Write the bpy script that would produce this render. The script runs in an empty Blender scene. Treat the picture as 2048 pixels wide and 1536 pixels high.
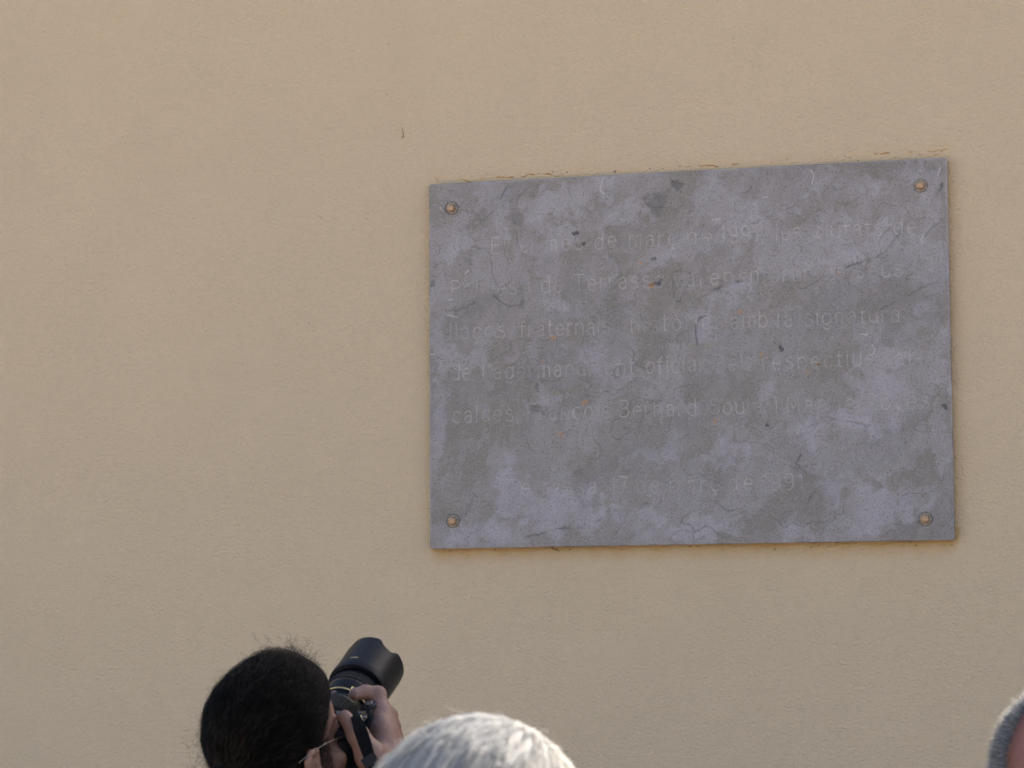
import bpy, bmesh, math, random
import numpy as np
from mathutils import Vector, Matrix
random.seed(7)
RNG = np.random.default_rng(7)
sc = bpy.context.scene
C = sc.collection

# ------------------------------------------------------------------ camera
# World: the wall's face lies in y = 0 and looks towards -Y, the plaque is centred on x = 0, Z is up.
F_PX = 5718.12
EYE = 1.65
R1 = np.array([0.96434725, -0.03158168, -0.26274889])     # world +X seen by the camera (right, down, forward)
R2 = np.array([0.00558776, 0.99506225, -0.09909537])      # world -Z
R3 = np.array([0.2645811, 0.09418956, 0.95976202])        # world +Y
M = np.column_stack([R1, R3, -R2])                        # world vector -> camera vector
Q, _ = np.linalg.qr(M)
Q = Q * np.sign((Q * M).sum(0)); M = Q
SLAB_FRONT = -0.026
PW, PH = 1.2, 0.8482
ctr = np.array([0.39018827, -0.06194188, 6.5]) * (PW / 1.20773)
CAM = np.array([0, SLAB_FRONT, 0]) - M.T @ ctr
PZ = EYE - CAM[2]                                         # height of the plaque's centre
CAM[2] = EYE

def px(x, y, d):
    """world point at depth d (metres along the view axis) on a sight line of the camera"""
    return CAM + M.T @ (d * np.array([(x - 1024) / F_PX, (y - 768) / F_PX, 1.0]))

def on_wall(x, y, yw=0.0):
    r = M.T @ np.array([(x - 1024) / F_PX, (y - 768) / F_PX, 1.0])
    t = (yw - CAM[1]) / r[1]
    return CAM + r * t

cam = bpy.data.cameras.new('camera_view')
cam.sensor_width = 36.0
cam.lens = F_PX / 2048 * 36.0
cam.clip_start = 0.1
cam.clip_end = 500
cam.dof.use_dof = True
cam.dof.focus_distance = 6.3
cam.dof.aperture_fstop = 21
camo = bpy.data.objects.new('camera_view', cam)
C.objects.link(camo)
Wm = np.column_stack([M.T @ [1, 0, 0], M.T @ [0, -1, 0], M.T @ [0, 0, -1]])
m4 = Matrix.Identity(4)
for i in range(3):
    for j in range(3):
        m4[i][j] = float(Wm[i, j])
    m4[i][3] = float(CAM[i])
camo.matrix_world = m4
sc.camera = camo

# level frame of the viewer: VX to the right, VF forward, both horizontal
fw = M.T @ [0, 0, 1]; VF = np.array([fw[0], fw[1], 0]); VF /= np.linalg.norm(VF)
VX = np.array([VF[1], -VF[0], 0]); VZ = np.array([0, 0, 1.0])
def vec(x, f, z):
    return VX * x + VF * f + VZ * z

# ------------------------------------------------------------------ sky and sun
SUN_EL = 35.0
SUN_AZ = 34.8            # degrees from the wall's back direction (+Y) towards +X
w = bpy.data.worlds.new('World'); sc.world = w; w.use_nodes = True
nt = w.node_tree
bg = nt.nodes['Background']
sky = nt.nodes.new('ShaderNodeTexSky'); sky.sky_type = 'NISHITA'
sky.sun_disc = False
sky.sun_elevation = math.radians(SUN_EL)
sky.sun_rotation = math.radians(SUN_AZ)
sky.air_density = 1.0; sky.dust_density = 3.0; sky.ozone_density = 1.0
nt.links.new(sky.outputs[0], bg.inputs[0])
bg.inputs[1].default_value = 0.12
sl = bpy.data.lights.new('sun', 'SUN'); sl.energy = 5.0; sl.angle = math.radians(0.53); sl.color = (1.0, 0.93, 0.82)
so = bpy.data.objects.new('sun', sl); C.objects.link(so)
e, a = math.radians(SUN_EL), math.radians(SUN_AZ)
SUN = Vector((math.sin(a) * math.cos(e), math.cos(a) * math.cos(e), math.sin(e)))
so.rotation_euler = SUN.to_track_quat('Z', 'Y').to_euler()
so.location = (6, 8, 9)
sc.view_settings.view_transform = 'Standard'
sc.view_settings.look = 'None'
sc.view_settings.exposure = 1.61
sc.view_settings.gamma = 1.0
sc.view_settings.use_curve_mapping = False
sc.render.engine = 'CYCLES'
sc.cycles.max_bounces = 6

# ------------------------------------------------------------------ helpers
def link(name, data, parent=None, mat=None, label=None, cat=None, group=None, kind=None):
    o = bpy.data.objects.new(name, data); C.objects.link(o)
    if parent is not None: o.parent = parent
    if mat is not None and data is not None and not len(data.materials): data.materials.append(mat)
    if label: o['label'] = label
    if cat: o['category'] = cat
    if group: o['group'] = group
    if kind: o['kind'] = kind
    return o

def np_mesh(name, V, F, smooth=True):
    me = bpy.data.meshes.new(name)
    V = np.asarray(V, np.float32); F = np.asarray(F, np.int32)
    n, k = F.shape
    me.vertices.add(len(V)); me.vertices.foreach_set('co', V.ravel())
    me.loops.add(n * k); me.loops.foreach_set('vertex_index', F.ravel())
    me.polygons.add(n)
    me.polygons.foreach_set('loop_start', np.arange(0, n * k, k, dtype=np.int32))
    me.polygons.foreach_set('loop_total', np.full(n, k, np.int32))
    me.polygons.foreach_set('use_smooth', np.full(n, smooth))
    me.update(calc_edges=True)
    return me

def bm_mesh(bm, name, smooth=False):
    bmesh.ops.recalc_face_normals(bm, faces=bm.faces[:])
    me = bpy.data.meshes.new(name)
    for f in bm.faces: f.smooth = smooth
    bm.to_mesh(me); bm.free()
    return me

def frame(x, y, z, o):
    m = Matrix.Identity(4)
    for i in range(3):
        m[i][0] = float(x[i]); m[i][1] = float(y[i]); m[i][2] = float(z[i]); m[i][3] = float(o[i])
    return m

def lathe(bm, prof, seg=64, mat=None, zfun=None):
    """profile [(radius, z)] turned about local Z"""
    rings = []
    for k, (r, z) in enumerate(prof):
        rings.append([bm.verts.new((r * math.cos(t), r * math.sin(t), z if zfun is None else zfun(k, t, z)))
                      for t in (2 * math.pi * i / seg for i in range(seg))])
    for a_, b_ in zip(rings, rings[1:]):
        for i in range(seg):
            bm.faces.new((a_[i], a_[(i + 1) % seg], b_[(i + 1) % seg], b_[i]))
    return rings

def tube_mesh(name, pts, rad, seg=8, smooth=True):
    pts = [Vector(p) for p in pts]
    n = len(pts)
    rad = [rad] * n if not hasattr(rad, '__len__') else rad
    bm = bmesh.new(); rings = []
    up = Vector((0, 0, 1))
    for i, p in enumerate(pts):
        t = (pts[min(i + 1, n - 1)] - pts[max(i - 1, 0)]).normalized()
        s = t.cross(up)
        if s.length < 0.05: s = t.cross(Vector((1, 0, 0)))
        s.normalize(); u = s.cross(t)
        rings.append([bm.verts.new(p + (s * math.cos(q) + u * math.sin(q)) * rad[i]) for q in (2 * math.pi * k / seg for k in range(seg))])
    for a_, b_ in zip(rings, rings[1:]):
        for i in range(seg): bm.faces.new((a_[i], a_[(i + 1) % seg], b_[(i + 1) % seg], b_[i]))
    bm.faces.new(rings[0]); bm.faces.new(rings[-1])
    return bm_mesh(bm, name, smooth)

# ------------------------------------------------------------------ materials
class NT:
    def __init__(s, name):
        s.m = bpy.data.materials.new(name); s.m.use_nodes = True
        s.t = s.m.node_tree; s.b = s.t.nodes['Principled BSDF']
    def n(s, typ, **kw):
        x = s.t.nodes.new(typ)
        for k, v in kw.items():
            if k in x.inputs: x.inputs[k].default_value = v
            else: setattr(x, k, v)
        return x
    def l(s, a, b): s.t.links.new(a, b)
    def coord(s, scale=(1, 1, 1), rot=(0, 0, 0)):
        tc = s.n('ShaderNodeTexCoord'); mp = s.n('ShaderNodeMapping')
        mp.inputs['Scale'].default_value = scale; mp.inputs['Rotation'].default_value = rot
        s.l(tc.outputs['Object'], mp.inputs['Vector'])
        return mp.outputs[0]
    def noise(s, co, scale, detail=4, rough=0.5, dist=0.0):
        x = s.n('ShaderNodeTexNoise'); x.inputs['Scale'].default_value = scale
        x.inputs['Detail'].default_value = detail; x.inputs['Roughness'].default_value = rough
        x.inputs['Distortion'].default_value = dist
        s.l(co, x.inputs['Vector']); return x.outputs['Fac']
    def ramp(s, fac, stops):
        r = s.n('ShaderNodeValToRGB'); el = r.color_ramp.elements
        while len(el) > 1: el.remove(el[-1])
        for i, (p, c) in enumerate(stops):
            c = (c, c, c, 1) if not hasattr(c, '__len__') else (*c, 1)
            if i == 0: el[0].position = p; el[0].color = c
            else: q = el.new(p); q.color = c
        s.l(fac, r.inputs[0]); return r.outputs[0]
    def mix(s, fac, a, b, mode='MIX'):
        x = s.n('ShaderNodeMix', data_type='RGBA', blend_type=mode)
        for sock, v in ((x.inputs[0], fac), (x.inputs[6], a), (x.inputs[7], b)):
            if hasattr(v, 'is_linked') or hasattr(v, 'links'): s.l(v, sock)
            elif hasattr(v, '__len__'): sock.default_value = (*v, 1)
            else: sock.default_value = v if sock.type == 'VALUE' else (v, v, v, 1)
        return x.outputs[2]
    def math(s, op, a, b=0.0, c=0.0):
        x = s.n('ShaderNodeMath', operation=op)
        for i, v in enumerate((a, b, c)):
            if hasattr(v, 'links'): s.l(v, x.inputs[i])
            else: x.inputs[i].default_value = v
        return x.outputs[0]
    def bump(s, h, dist, strength=1.0, prev=None):
        x = s.n('ShaderNodeBump'); x.inputs['Distance'].default_value = dist; x.inputs['Strength'].default_value = strength
        s.l(h, x.inputs['Height'])
        if prev is not None: s.l(prev, x.inputs['Normal'])
        return x.outputs[0]

def simple(name, col, rough=0.5, metal=0.0, var=0.12, scale=40, bump=0.0, **kw):
    t = NT(name); co = t.coord()
    nz = t.noise(co, scale, 4)
    r = t.ramp(nz, [(0.3, [c * (1 - var) for c in col]), (0.7, [min(1, c * (1 + var)) for c in col])])
    t.l(r, t.b.inputs['Base Color'])
    t.b.inputs['Roughness'].default_value = rough; t.b.inputs['Metallic'].default_value = metal
    for k, v in kw.items(): t.b.inputs[k].default_value = v
    if bump: t.l(t.bump(nz, bump), t.b.inputs['Normal'])
    return t.m

# plaster -----------------------------------------------------------
def plaster():
    t = NT('cream_stipple_plaster'); b = t.b
    co = t.coord()
    mp = t.coord((1, 1, 1.45))
    warm = (0.640, 0.455, 0.262)
    big = t.noise(t.coord((1, 1, 0.8)), 1.3, 3, 0.55)
    med = t.noise(co, 5.0, 5, 0.65)
    fine = t.noise(t.coord((1, 1, 1.7)), 120.0, 3, 0.6)
    c = t.mix(t.ramp(big, [(0.34, 0.0), (0.68, 1.0)]), (0.630, 0.476, 0.322), (0.668, 0.493, 0.330))
    c = t.mix(t.ramp(med, [(0.3, 0.0), (0.72, 0.75)]), c, (0.612, 0.456, 0.308))
    c = t.mix(t.ramp(fine, [(0.60, 0.0), (0.74, 0.6)]), c, (0.48, 0.335, 0.19))
    # small dark pits
    v = t.n('ShaderNodeTexVoronoi'); v.inputs['Scale'].default_value = 17.0; t.l(co, v.inputs['Vector'])
    dots = t.ramp(v.outputs['Distance'], [(0.0, 1.0), (0.028, 0.8), (0.05, 0.0)])
    sel = t.ramp(t.n('ShaderNodeSeparateColor').outputs[0], [(0, 0), (1, 1)])
    sp = t.n('ShaderNodeSeparateColor'); t.l(v.outputs['Color'], sp.inputs[0])
    sel = t.ramp(sp.outputs[0], [(0.86, 0.0), (0.90, 0.55)])
    c = t.mix(t.math('MULTIPLY', dots, sel), c, (0.30, 0.21, 0.12))
    # warm bounce shade round the slab, painted into the plaster as ochre (distance to the slab's outline in the wall plane)
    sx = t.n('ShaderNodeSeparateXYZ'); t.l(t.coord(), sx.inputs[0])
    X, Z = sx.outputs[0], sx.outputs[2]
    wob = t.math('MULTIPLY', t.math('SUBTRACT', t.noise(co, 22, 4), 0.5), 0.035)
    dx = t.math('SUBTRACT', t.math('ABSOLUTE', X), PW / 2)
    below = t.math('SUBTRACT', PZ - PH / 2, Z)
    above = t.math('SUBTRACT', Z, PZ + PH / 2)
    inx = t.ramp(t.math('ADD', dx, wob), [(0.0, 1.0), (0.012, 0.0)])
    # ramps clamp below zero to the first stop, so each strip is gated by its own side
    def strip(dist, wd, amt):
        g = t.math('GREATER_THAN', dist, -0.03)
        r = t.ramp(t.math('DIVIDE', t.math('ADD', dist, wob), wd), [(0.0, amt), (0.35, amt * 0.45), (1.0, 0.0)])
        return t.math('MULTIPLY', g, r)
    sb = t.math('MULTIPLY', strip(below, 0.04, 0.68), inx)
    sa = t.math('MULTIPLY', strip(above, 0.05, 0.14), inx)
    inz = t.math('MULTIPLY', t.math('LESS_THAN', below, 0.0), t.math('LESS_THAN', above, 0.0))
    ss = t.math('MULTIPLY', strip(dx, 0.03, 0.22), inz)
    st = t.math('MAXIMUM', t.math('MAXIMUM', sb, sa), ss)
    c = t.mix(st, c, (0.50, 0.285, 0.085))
    # dark specks of dirt in the joint
    v2 = t.n('ShaderNodeTexVoronoi'); v2.inputs['Scale'].default_value = 42.0; t.l(co, v2.inputs['Vector'])
    d2 = t.ramp(v2.outputs['Distance'], [(0.0, 1.0), (0.10, 0.8), (0.17, 0.0)])
    sp2 = t.n('ShaderNodeSeparateColor'); t.l(v2.outputs['Color'], sp2.inputs[0])
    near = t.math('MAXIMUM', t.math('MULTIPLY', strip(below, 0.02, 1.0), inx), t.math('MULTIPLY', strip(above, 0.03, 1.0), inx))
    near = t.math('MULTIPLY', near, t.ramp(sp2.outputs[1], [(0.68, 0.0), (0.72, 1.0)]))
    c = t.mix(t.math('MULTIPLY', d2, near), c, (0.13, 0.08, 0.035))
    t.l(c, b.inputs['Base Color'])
    b.inputs['Roughness'].default_value = 0.92
    b.inputs['Specular IOR Level'].default_value = 0.2
    h1 = t.noise(t.coord((1, 1, 1.35)), 128.0, 4, 0.62, 0.3)
    h2 = t.noise(t.coord((1, 1, 1.3)), 34.0, 3, 0.5)
    h3 = t.noise(co, 4.0, 3, 0.5)
    n1 = t.bump(h3, 0.012)
    n2 = t.bump(h2, 0.0026, prev=n1)
    n3 = t.bump(h1, 0.0074, prev=n2)
    t.l(n3, b.inputs['Normal'])
    return t.m

def slate():
    t = NT('weathered_grey_slate'); b = t.b
    co = t.coord()
    at = t.n('ShaderNodeAttribute', attribute_name='pale').outputs['Fac']
    gr = t.n('ShaderNodeAttribute', attribute_name='chalk').outputs['Fac']
    dk = t.n('ShaderNodeAttribute', attribute_name='dark').outputs['Fac']
    rs = t.n('ShaderNodeAttribute', attribute_name='rust').outputs['Fac']
    gs = t.n('ShaderNodeAttribute', attribute_name='moss').outputs['Fac']
    base = t.mix(t.ramp(t.noise(co, 9, 4, 0.6), [(0.3, 0.0), (0.7, 1.0)]), (0.214, 0.184, 0.157), (0.250, 0.213, 0.190))
    c = t.mix(at, base, (0.352, 0.309, 0.322))
    f1 = t.noise(co, 210, 2, 0.75)
    c = t.mix(t.ramp(f1, [(0.55, 0.0), (0.70, 0.75)]), c, (0.11, 0.095, 0.09))
    f2 = t.noise(t.coord((1, 1, 1), (0, 0.6, 0)), 330, 2, 0.7)
    c = t.mix(t.ramp(f2, [(0.56, 0.0), (0.74, 0.55)]), c, (0.56, 0.50, 0.49))
    c = t.mix(gs, c, (0.235, 0.215, 0.135))
    c = t.mix(dk, c, (0.085, 0.080, 0.088))
    c = t.mix(gr, c, (0.62, 0.55, 0.53))
    c = t.mix(rs, c, (0.52, 0.22, 0.055))
    t.l(c, b.inputs['Base Color'])
    b.inputs['Roughness'].default_value = 0.8
    b.inputs['Specular IOR Level'].default_value = 0.3
    t.l(t.bump(t.noise(co, 170, 5, 0.72), 0.0016), b.inputs['Normal'])
    return t.m

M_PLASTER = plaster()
M_SLATE = slate()
M_BEAD = simple('ochre_crumbly_bead', (0.40, 0.20, 0.065), 0.95, var=0.5, scale=160, bump=0.002)
M_DIRT = simple('brown_dirt', (0.10, 0.07, 0.04), 0.95, var=0.4, scale=200)
M_MARK = simple('dirty_chip', (0.36, 0.26, 0.155), 0.95, var=0.2, scale=120)
M_BRASS = simple('dull_bronze_bolt', (0.40, 0.25, 0.155), 0.5, 0.6, var=0.3, scale=180, bump=0.0004)
M_WASHER = simple('grimy_washer', (0.27, 0.235, 0.20), 0.55, 0.5, var=0.3, scale=250, bump=0.001)
M_WASHER_D = simple('dark_recess', (0.05, 0.04, 0.035), 0.9)
M_STONE = simple('pavement_stone', (0.50, 0.44, 0.36), 0.9, var=0.15, scale=14, bump=0.003)
M_JOINT = simple('pavement_joint', (0.24, 0.21, 0.165), 0.95, var=0.2, scale=20)
M_BLACK = simple('black_satin_plastic', (0.005, 0.0058, 0.008), 0.34, var=0.2, scale=300, bump=0.0003, **{'Specular IOR Level': 0.12})
M_BLACKG = simple('black_gloss_paint', (0.006, 0.007, 0.010), 0.16, var=0.1, scale=300)
M_RUBBER = simple('black_rubber', (0.006, 0.006, 0.007), 0.62, var=0.3, scale=500, bump=0.0006, **{'Specular IOR Level': 0.22})
M_FELT = simple('hood_inner_black', (0.006, 0.006, 0.006), 0.95)
M_STRAPM = simple('black_webbing', (0.0035, 0.0035, 0.004), 0.9, var=0.3, scale=600, bump=0.001, **{'Specular IOR Level': 0.08})
M_GOLD = simple('gold_ring_paint', (0.62, 0.47, 0.22), 0.35, 0.7)
M_WHITEP = simple('white_print', (0.7, 0.7, 0.66), 0.5)
M_GLASS = simple('coated_glass', (0.01, 0.015, 0.025), 0.03, var=0.0)
M_METAL = simple('steel_wire', (0.13, 0.115, 0.10), 0.35, 1.0)
M_JACKET = simple('black_cotton', (0.012, 0.012, 0.014), 0.9, var=0.3, scale=60, bump=0.002)
M_NAVY = simple('navy_cotton', (0.03, 0.04, 0.075), 0.9, var=0.3, scale=60, bump=0.002)
M_GREYC = simple('grey_wool', (0.10, 0.10, 0.11), 0.9, var=0.3, scale=60, bump=0.002)
M_DENIM = simple('dark_trousers', (0.035, 0.04, 0.055), 0.9, var=0.3, scale=80, bump=0.002)
M_SHOE = simple('dark_leather', (0.03, 0.022, 0.017), 0.5, var=0.3, scale=50)

def skin(name, base, blush, stubble=0.0):
    t = NT(name); b = t.b; co = t.coord()
    c = t.mix(t.ramp(t.noise(co, 34, 4, 0.6), [(0.32, 0.0), (0.7, 1.0)]), base, blush)
    c = t.mix(t.ramp(t.noise(co, 480, 2, 0.6), [(0.5, 0.0), (0.75, 0.35)]), c, [x * 0.75 for x in base])
    if stubble:
        at = t.n('ShaderNodeAttribute', attribute_name='beard').outputs['Fac']
        f = t.math('MULTIPLY', at, t.ramp(t.noise(co, 620, 2, 0.7), [(0.36, 0.25), (0.58, 1.0)]))
        c = t.mix(t.math('MULTIPLY', f, stubble), c, (0.075, 0.07, 0.07))
    t.l(c, b.inputs['Base Color'])
    b.inputs['Roughness'].default_value = 0.52
    b.inputs['Subsurface Weight'].default_value = 0.12
    b.inputs['Subsurface Radius'].default_value = (0.012, 0.005, 0.003)
    b.inputs['Subsurface Scale'].default_value = 0.6
    n1 = t.bump(t.noise(co, 300, 4, 0.6), 0.0009)
    t.l(t.bump(t.noise(t.coord((1, 1, 2.5)), 70, 3, 0.5), 0.0015, prev=n1), b.inputs['Normal'])
    return t.m
M_SKIN1 = skin('olive_skin', (0.170, 0.094, 0.070), (0.205, 0.104, 0.079), 0.8)
M_SKIN2 = skin('pale_skin', (0.42, 0.26, 0.20), (0.47, 0.25, 0.19))
M_SKIN3 = skin('ruddy_skin', (0.18, 0.068, 0.048), (0.24, 0.085, 0.058))

def hair_mat(name, col, rough=0.45, var=0.3, trans=0.0, tcol=None):
    t = NT(name); b = t.b
    try:
        hi = t.n('ShaderNodeHairInfo').outputs['Random']
        c = t.ramp(hi, [(0.0, [x * (1 - var) for x in col]), (1.0, [min(1, x * (1 + var)) for x in col])])
        t.l(c, b.inputs['Base Color'])
    except Exception:
        b.inputs['Base Color'].default_value = (*col, 1)
    b.inputs['Roughness'].default_value = rough
    b.inputs['Specular IOR Level'].default_value = 0.35
    if trans:
        tr = t.n('ShaderNodeBsdfTranslucent'); tr.inputs[0].default_value = (*(tcol or col), 1)
        mx = t.n('ShaderNodeMixShader'); mx.inputs[0].default_value = trans
        out = [n for n in t.t.nodes if n.type == 'OUTPUT_MATERIAL'][0]
        t.l(b.outputs[0], mx.inputs[1]); t.l(tr.outputs[0], mx.inputs[2]); t.l(mx.outputs[0], out.inputs[0])
    return t.m
M_HAIRB = hair_mat('black_brown_hair', (0.0028, 0.0022, 0.0020), 0.40, 0.6)
M_HAIRB.node_tree.nodes['Principled BSDF'].inputs['Specular IOR Level'].default_value = 0.08
M_HAIRBF = hair_mat('loose_black_hair', (0.02, 0.012, 0.007), 0.45, 0.5)
M_HAIRW = hair_mat('white_hair', (0.30, 0.30, 0.305), 0.45, 0.35, 0.5, (0.85, 0.82, 0.76))
M_HAIRG = hair_mat('salt_and_pepper_hair', (0.17, 0.17, 0.18), 0.5, 0.95, 0.35)
M_CAPB = simple('dark_hair_mass', (0.003, 0.0025, 0.0025), 0.8, **{'Specular IOR Level': 0.08})
M_CAPW = simple('pale_hair_mass', (0.16, 0.155, 0.15), 0.8, var=0.15, scale=60)
M_CAPG = simple('grey_hair_mass', (0.055, 0.055, 0.062), 0.8)

# ------------------------------------------------------------------ ground
def pavement():
    bm = bmesh.new()
    bmesh.ops.create_grid(bm, x_segments=1, y_segments=1, size=150)
    o = link('pavement', bm_mesh(bm, 'pavement'), mat=M_JOINT, kind='structure')
    o.location = (0, -2, -0.006)
    # paving slabs close to the wall, one shared mesh
    bm = bmesh.new(); bmesh.ops.create_cube(bm, size=1)
    for v in bm.verts: v.co.x *= 0.592; v.co.y *= 0.392; v.co.z *= 0.03
    bmesh.ops.bevel(bm, geom=bm.edges[:], offset=0.004, segments=1, affect='EDGES')
    me = bm_mesh(bm, 'paving_slab'); me.materials.append(M_STONE)
    rng = random.Random(3)
    for j in range(18):
        for i in range(14):
            s = link('paving_slab', me, parent=o)
            s.location = ((i - 7) * 0.6 + (0.3 if j % 2 else 0) - CAM[0] * 0 - 0.2, 2 - 0.2 - 0.4 * j - 0.001, -0.004 + rng.uniform(-0.002, 0.002))
    return o
pavement()
bm = bmesh.new()
bmesh.ops.create_grid(bm, x_segments=1, y_segments=1, size=1)
for v in bm.verts: v.co.x *= 40; v.co.y *= 20
sq = link('square', bm_mesh(bm, 'square'), mat=simple('sunlit_square_stone', (0.52, 0.45, 0.35), 0.9, var=0.12, scale=3, bump=0.004), kind='structure')
sq.location = (0, -25.45, 0.012)

# ------------------------------------------------------------------ wall
WALL_H = 3.95
bm = bmesh.new(); bmesh.ops.create_cube(bm, size=1)
for v in bm.verts:
    v.co.x *= 16; v.co.y = 0.0 if v.co.y < 0 else 0.4; v.co.z = -0.02 if v.co.z < 0 else WALL_H
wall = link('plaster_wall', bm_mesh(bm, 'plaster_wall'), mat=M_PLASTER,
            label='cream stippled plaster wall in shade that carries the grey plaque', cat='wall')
bm = bmesh.new(); bmesh.ops.create_cube(bm, size=1)
for v in bm.verts:
    v.co.x *= 16.1; v.co.y = -0.04 if v.co.y < 0 else 0.44; v.co.z = WALL_H + 0.002 if v.co.z < 0 else WALL_H + 0.05
bmesh.ops.bevel(bm, geom=bm.edges[:], offset=0.008, segments=2, affect='EDGES')
link('coping', bm_mesh(bm, 'coping'), parent=wall, mat=M_STONE)

# broken bead of old filler above the plaque
def bead(pts, r=0.0016, mat=None, name='filler_bead', lab=None):
    P = [on_wall(x, y) for x, y in pts]
    Q_ = []
    for a_, b_ in zip(P, P[1:]):
        n = max(2, int(np.linalg.norm(b_ - a_) / 0.004))
        for k in range(n): Q_.append(a_ + (b_ - a_) * k / n)
    Q_.append(P[-1])
    Q_ = [q + np.array([random.gauss(0, .0006), -0.0002, random.gauss(0, .0009)]) for q in Q_]
    n = len(Q_)
    rr = [r * (0.35 + 0.9 * random.random()) * (0.4 if i in (0, n - 1) else 1) for i in range(n)]
    o = link(name, tube_mesh(name, Q_, rr, 6), parent=wall, mat=mat or M_BEAD)
    if lab: o['label'] = lab
    return o
for pts in ([(921, 358), (930, 360), (938, 364), (944, 364)], [(960, 359), (966, 356), (972, 356)], [(992, 355), (1002, 354), (1014, 355), (1028, 355)],
            [(1042, 353), (1050, 352), (1058, 348), (1070, 350)], [(1072, 348), (1080, 346)], [(1086, 348), (1098, 348), (1104, 349)],
            [(1108, 353), (1120, 352)], [(1372, 334), (1382, 333)], [(1396, 332), (1412, 331), (1426, 331), (1438, 334)],
            [(1465, 329), (1470, 328), (1478, 326)], [(1748, 307), (1756, 307)], [(1760, 307), (1770, 306), (1780, 304)],
            [(1816, 304), (1826, 304)], [(1855, 302), (1864, 303), (1872, 302)], [(1872, 301), (1884, 302), (1895, 297)], [(1868, 310), (1876, 308)],
            [(868, 352), (874, 358), (880, 364)], [(880, 352), (879, 358)]):
    bead(pts, 0.0013 if pts[0][0] > 900 else 0.0006)
for (x, y) in [(1105, 344), (1134, 344), (1123, 349), (1230, 343), (1300, 337), (1325, 337), (1700, 314), (1560, 322), (1640, 318), (1690, 312), (1840, 309)]:
    bead([(x - 2, y), (x + 2, y + .5)], 0.0009, M_DIRT, 'dirt_speck')
for (x, y, s) in [(1112, 1099, 7), (1105, 1097, 3), (1140, 1099, 2), (1243, 1099, 2), (990, 1100, 2), (1820, 1083, 2.5), (1832, 1090, 2), (1675, 1085, 3), (1380, 1092, 3), (1395, 1093, 2), (1905, 1078, 2)]:
    bead([(x - s, y - s * .25), (x + s, y + s * .4)], 0.0013, M_DIRT, 'dirt_speck')
# small scratch in the paint, upper left of the plaque, and two specks
bead([(804, 257), (806, 264), (807, 272)], 0.0024, M_MARK, 'chip')
bead([(803, 274), (807, 276)], 0.0034, M_MARK, 'chip')
bead([(617, 646), (618, 649)], 0.0014, M_DIRT, 'dirt_speck')
bead([(790, 258), (800, 261)], 0.0007, M_MARK, 'chip')

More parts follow.
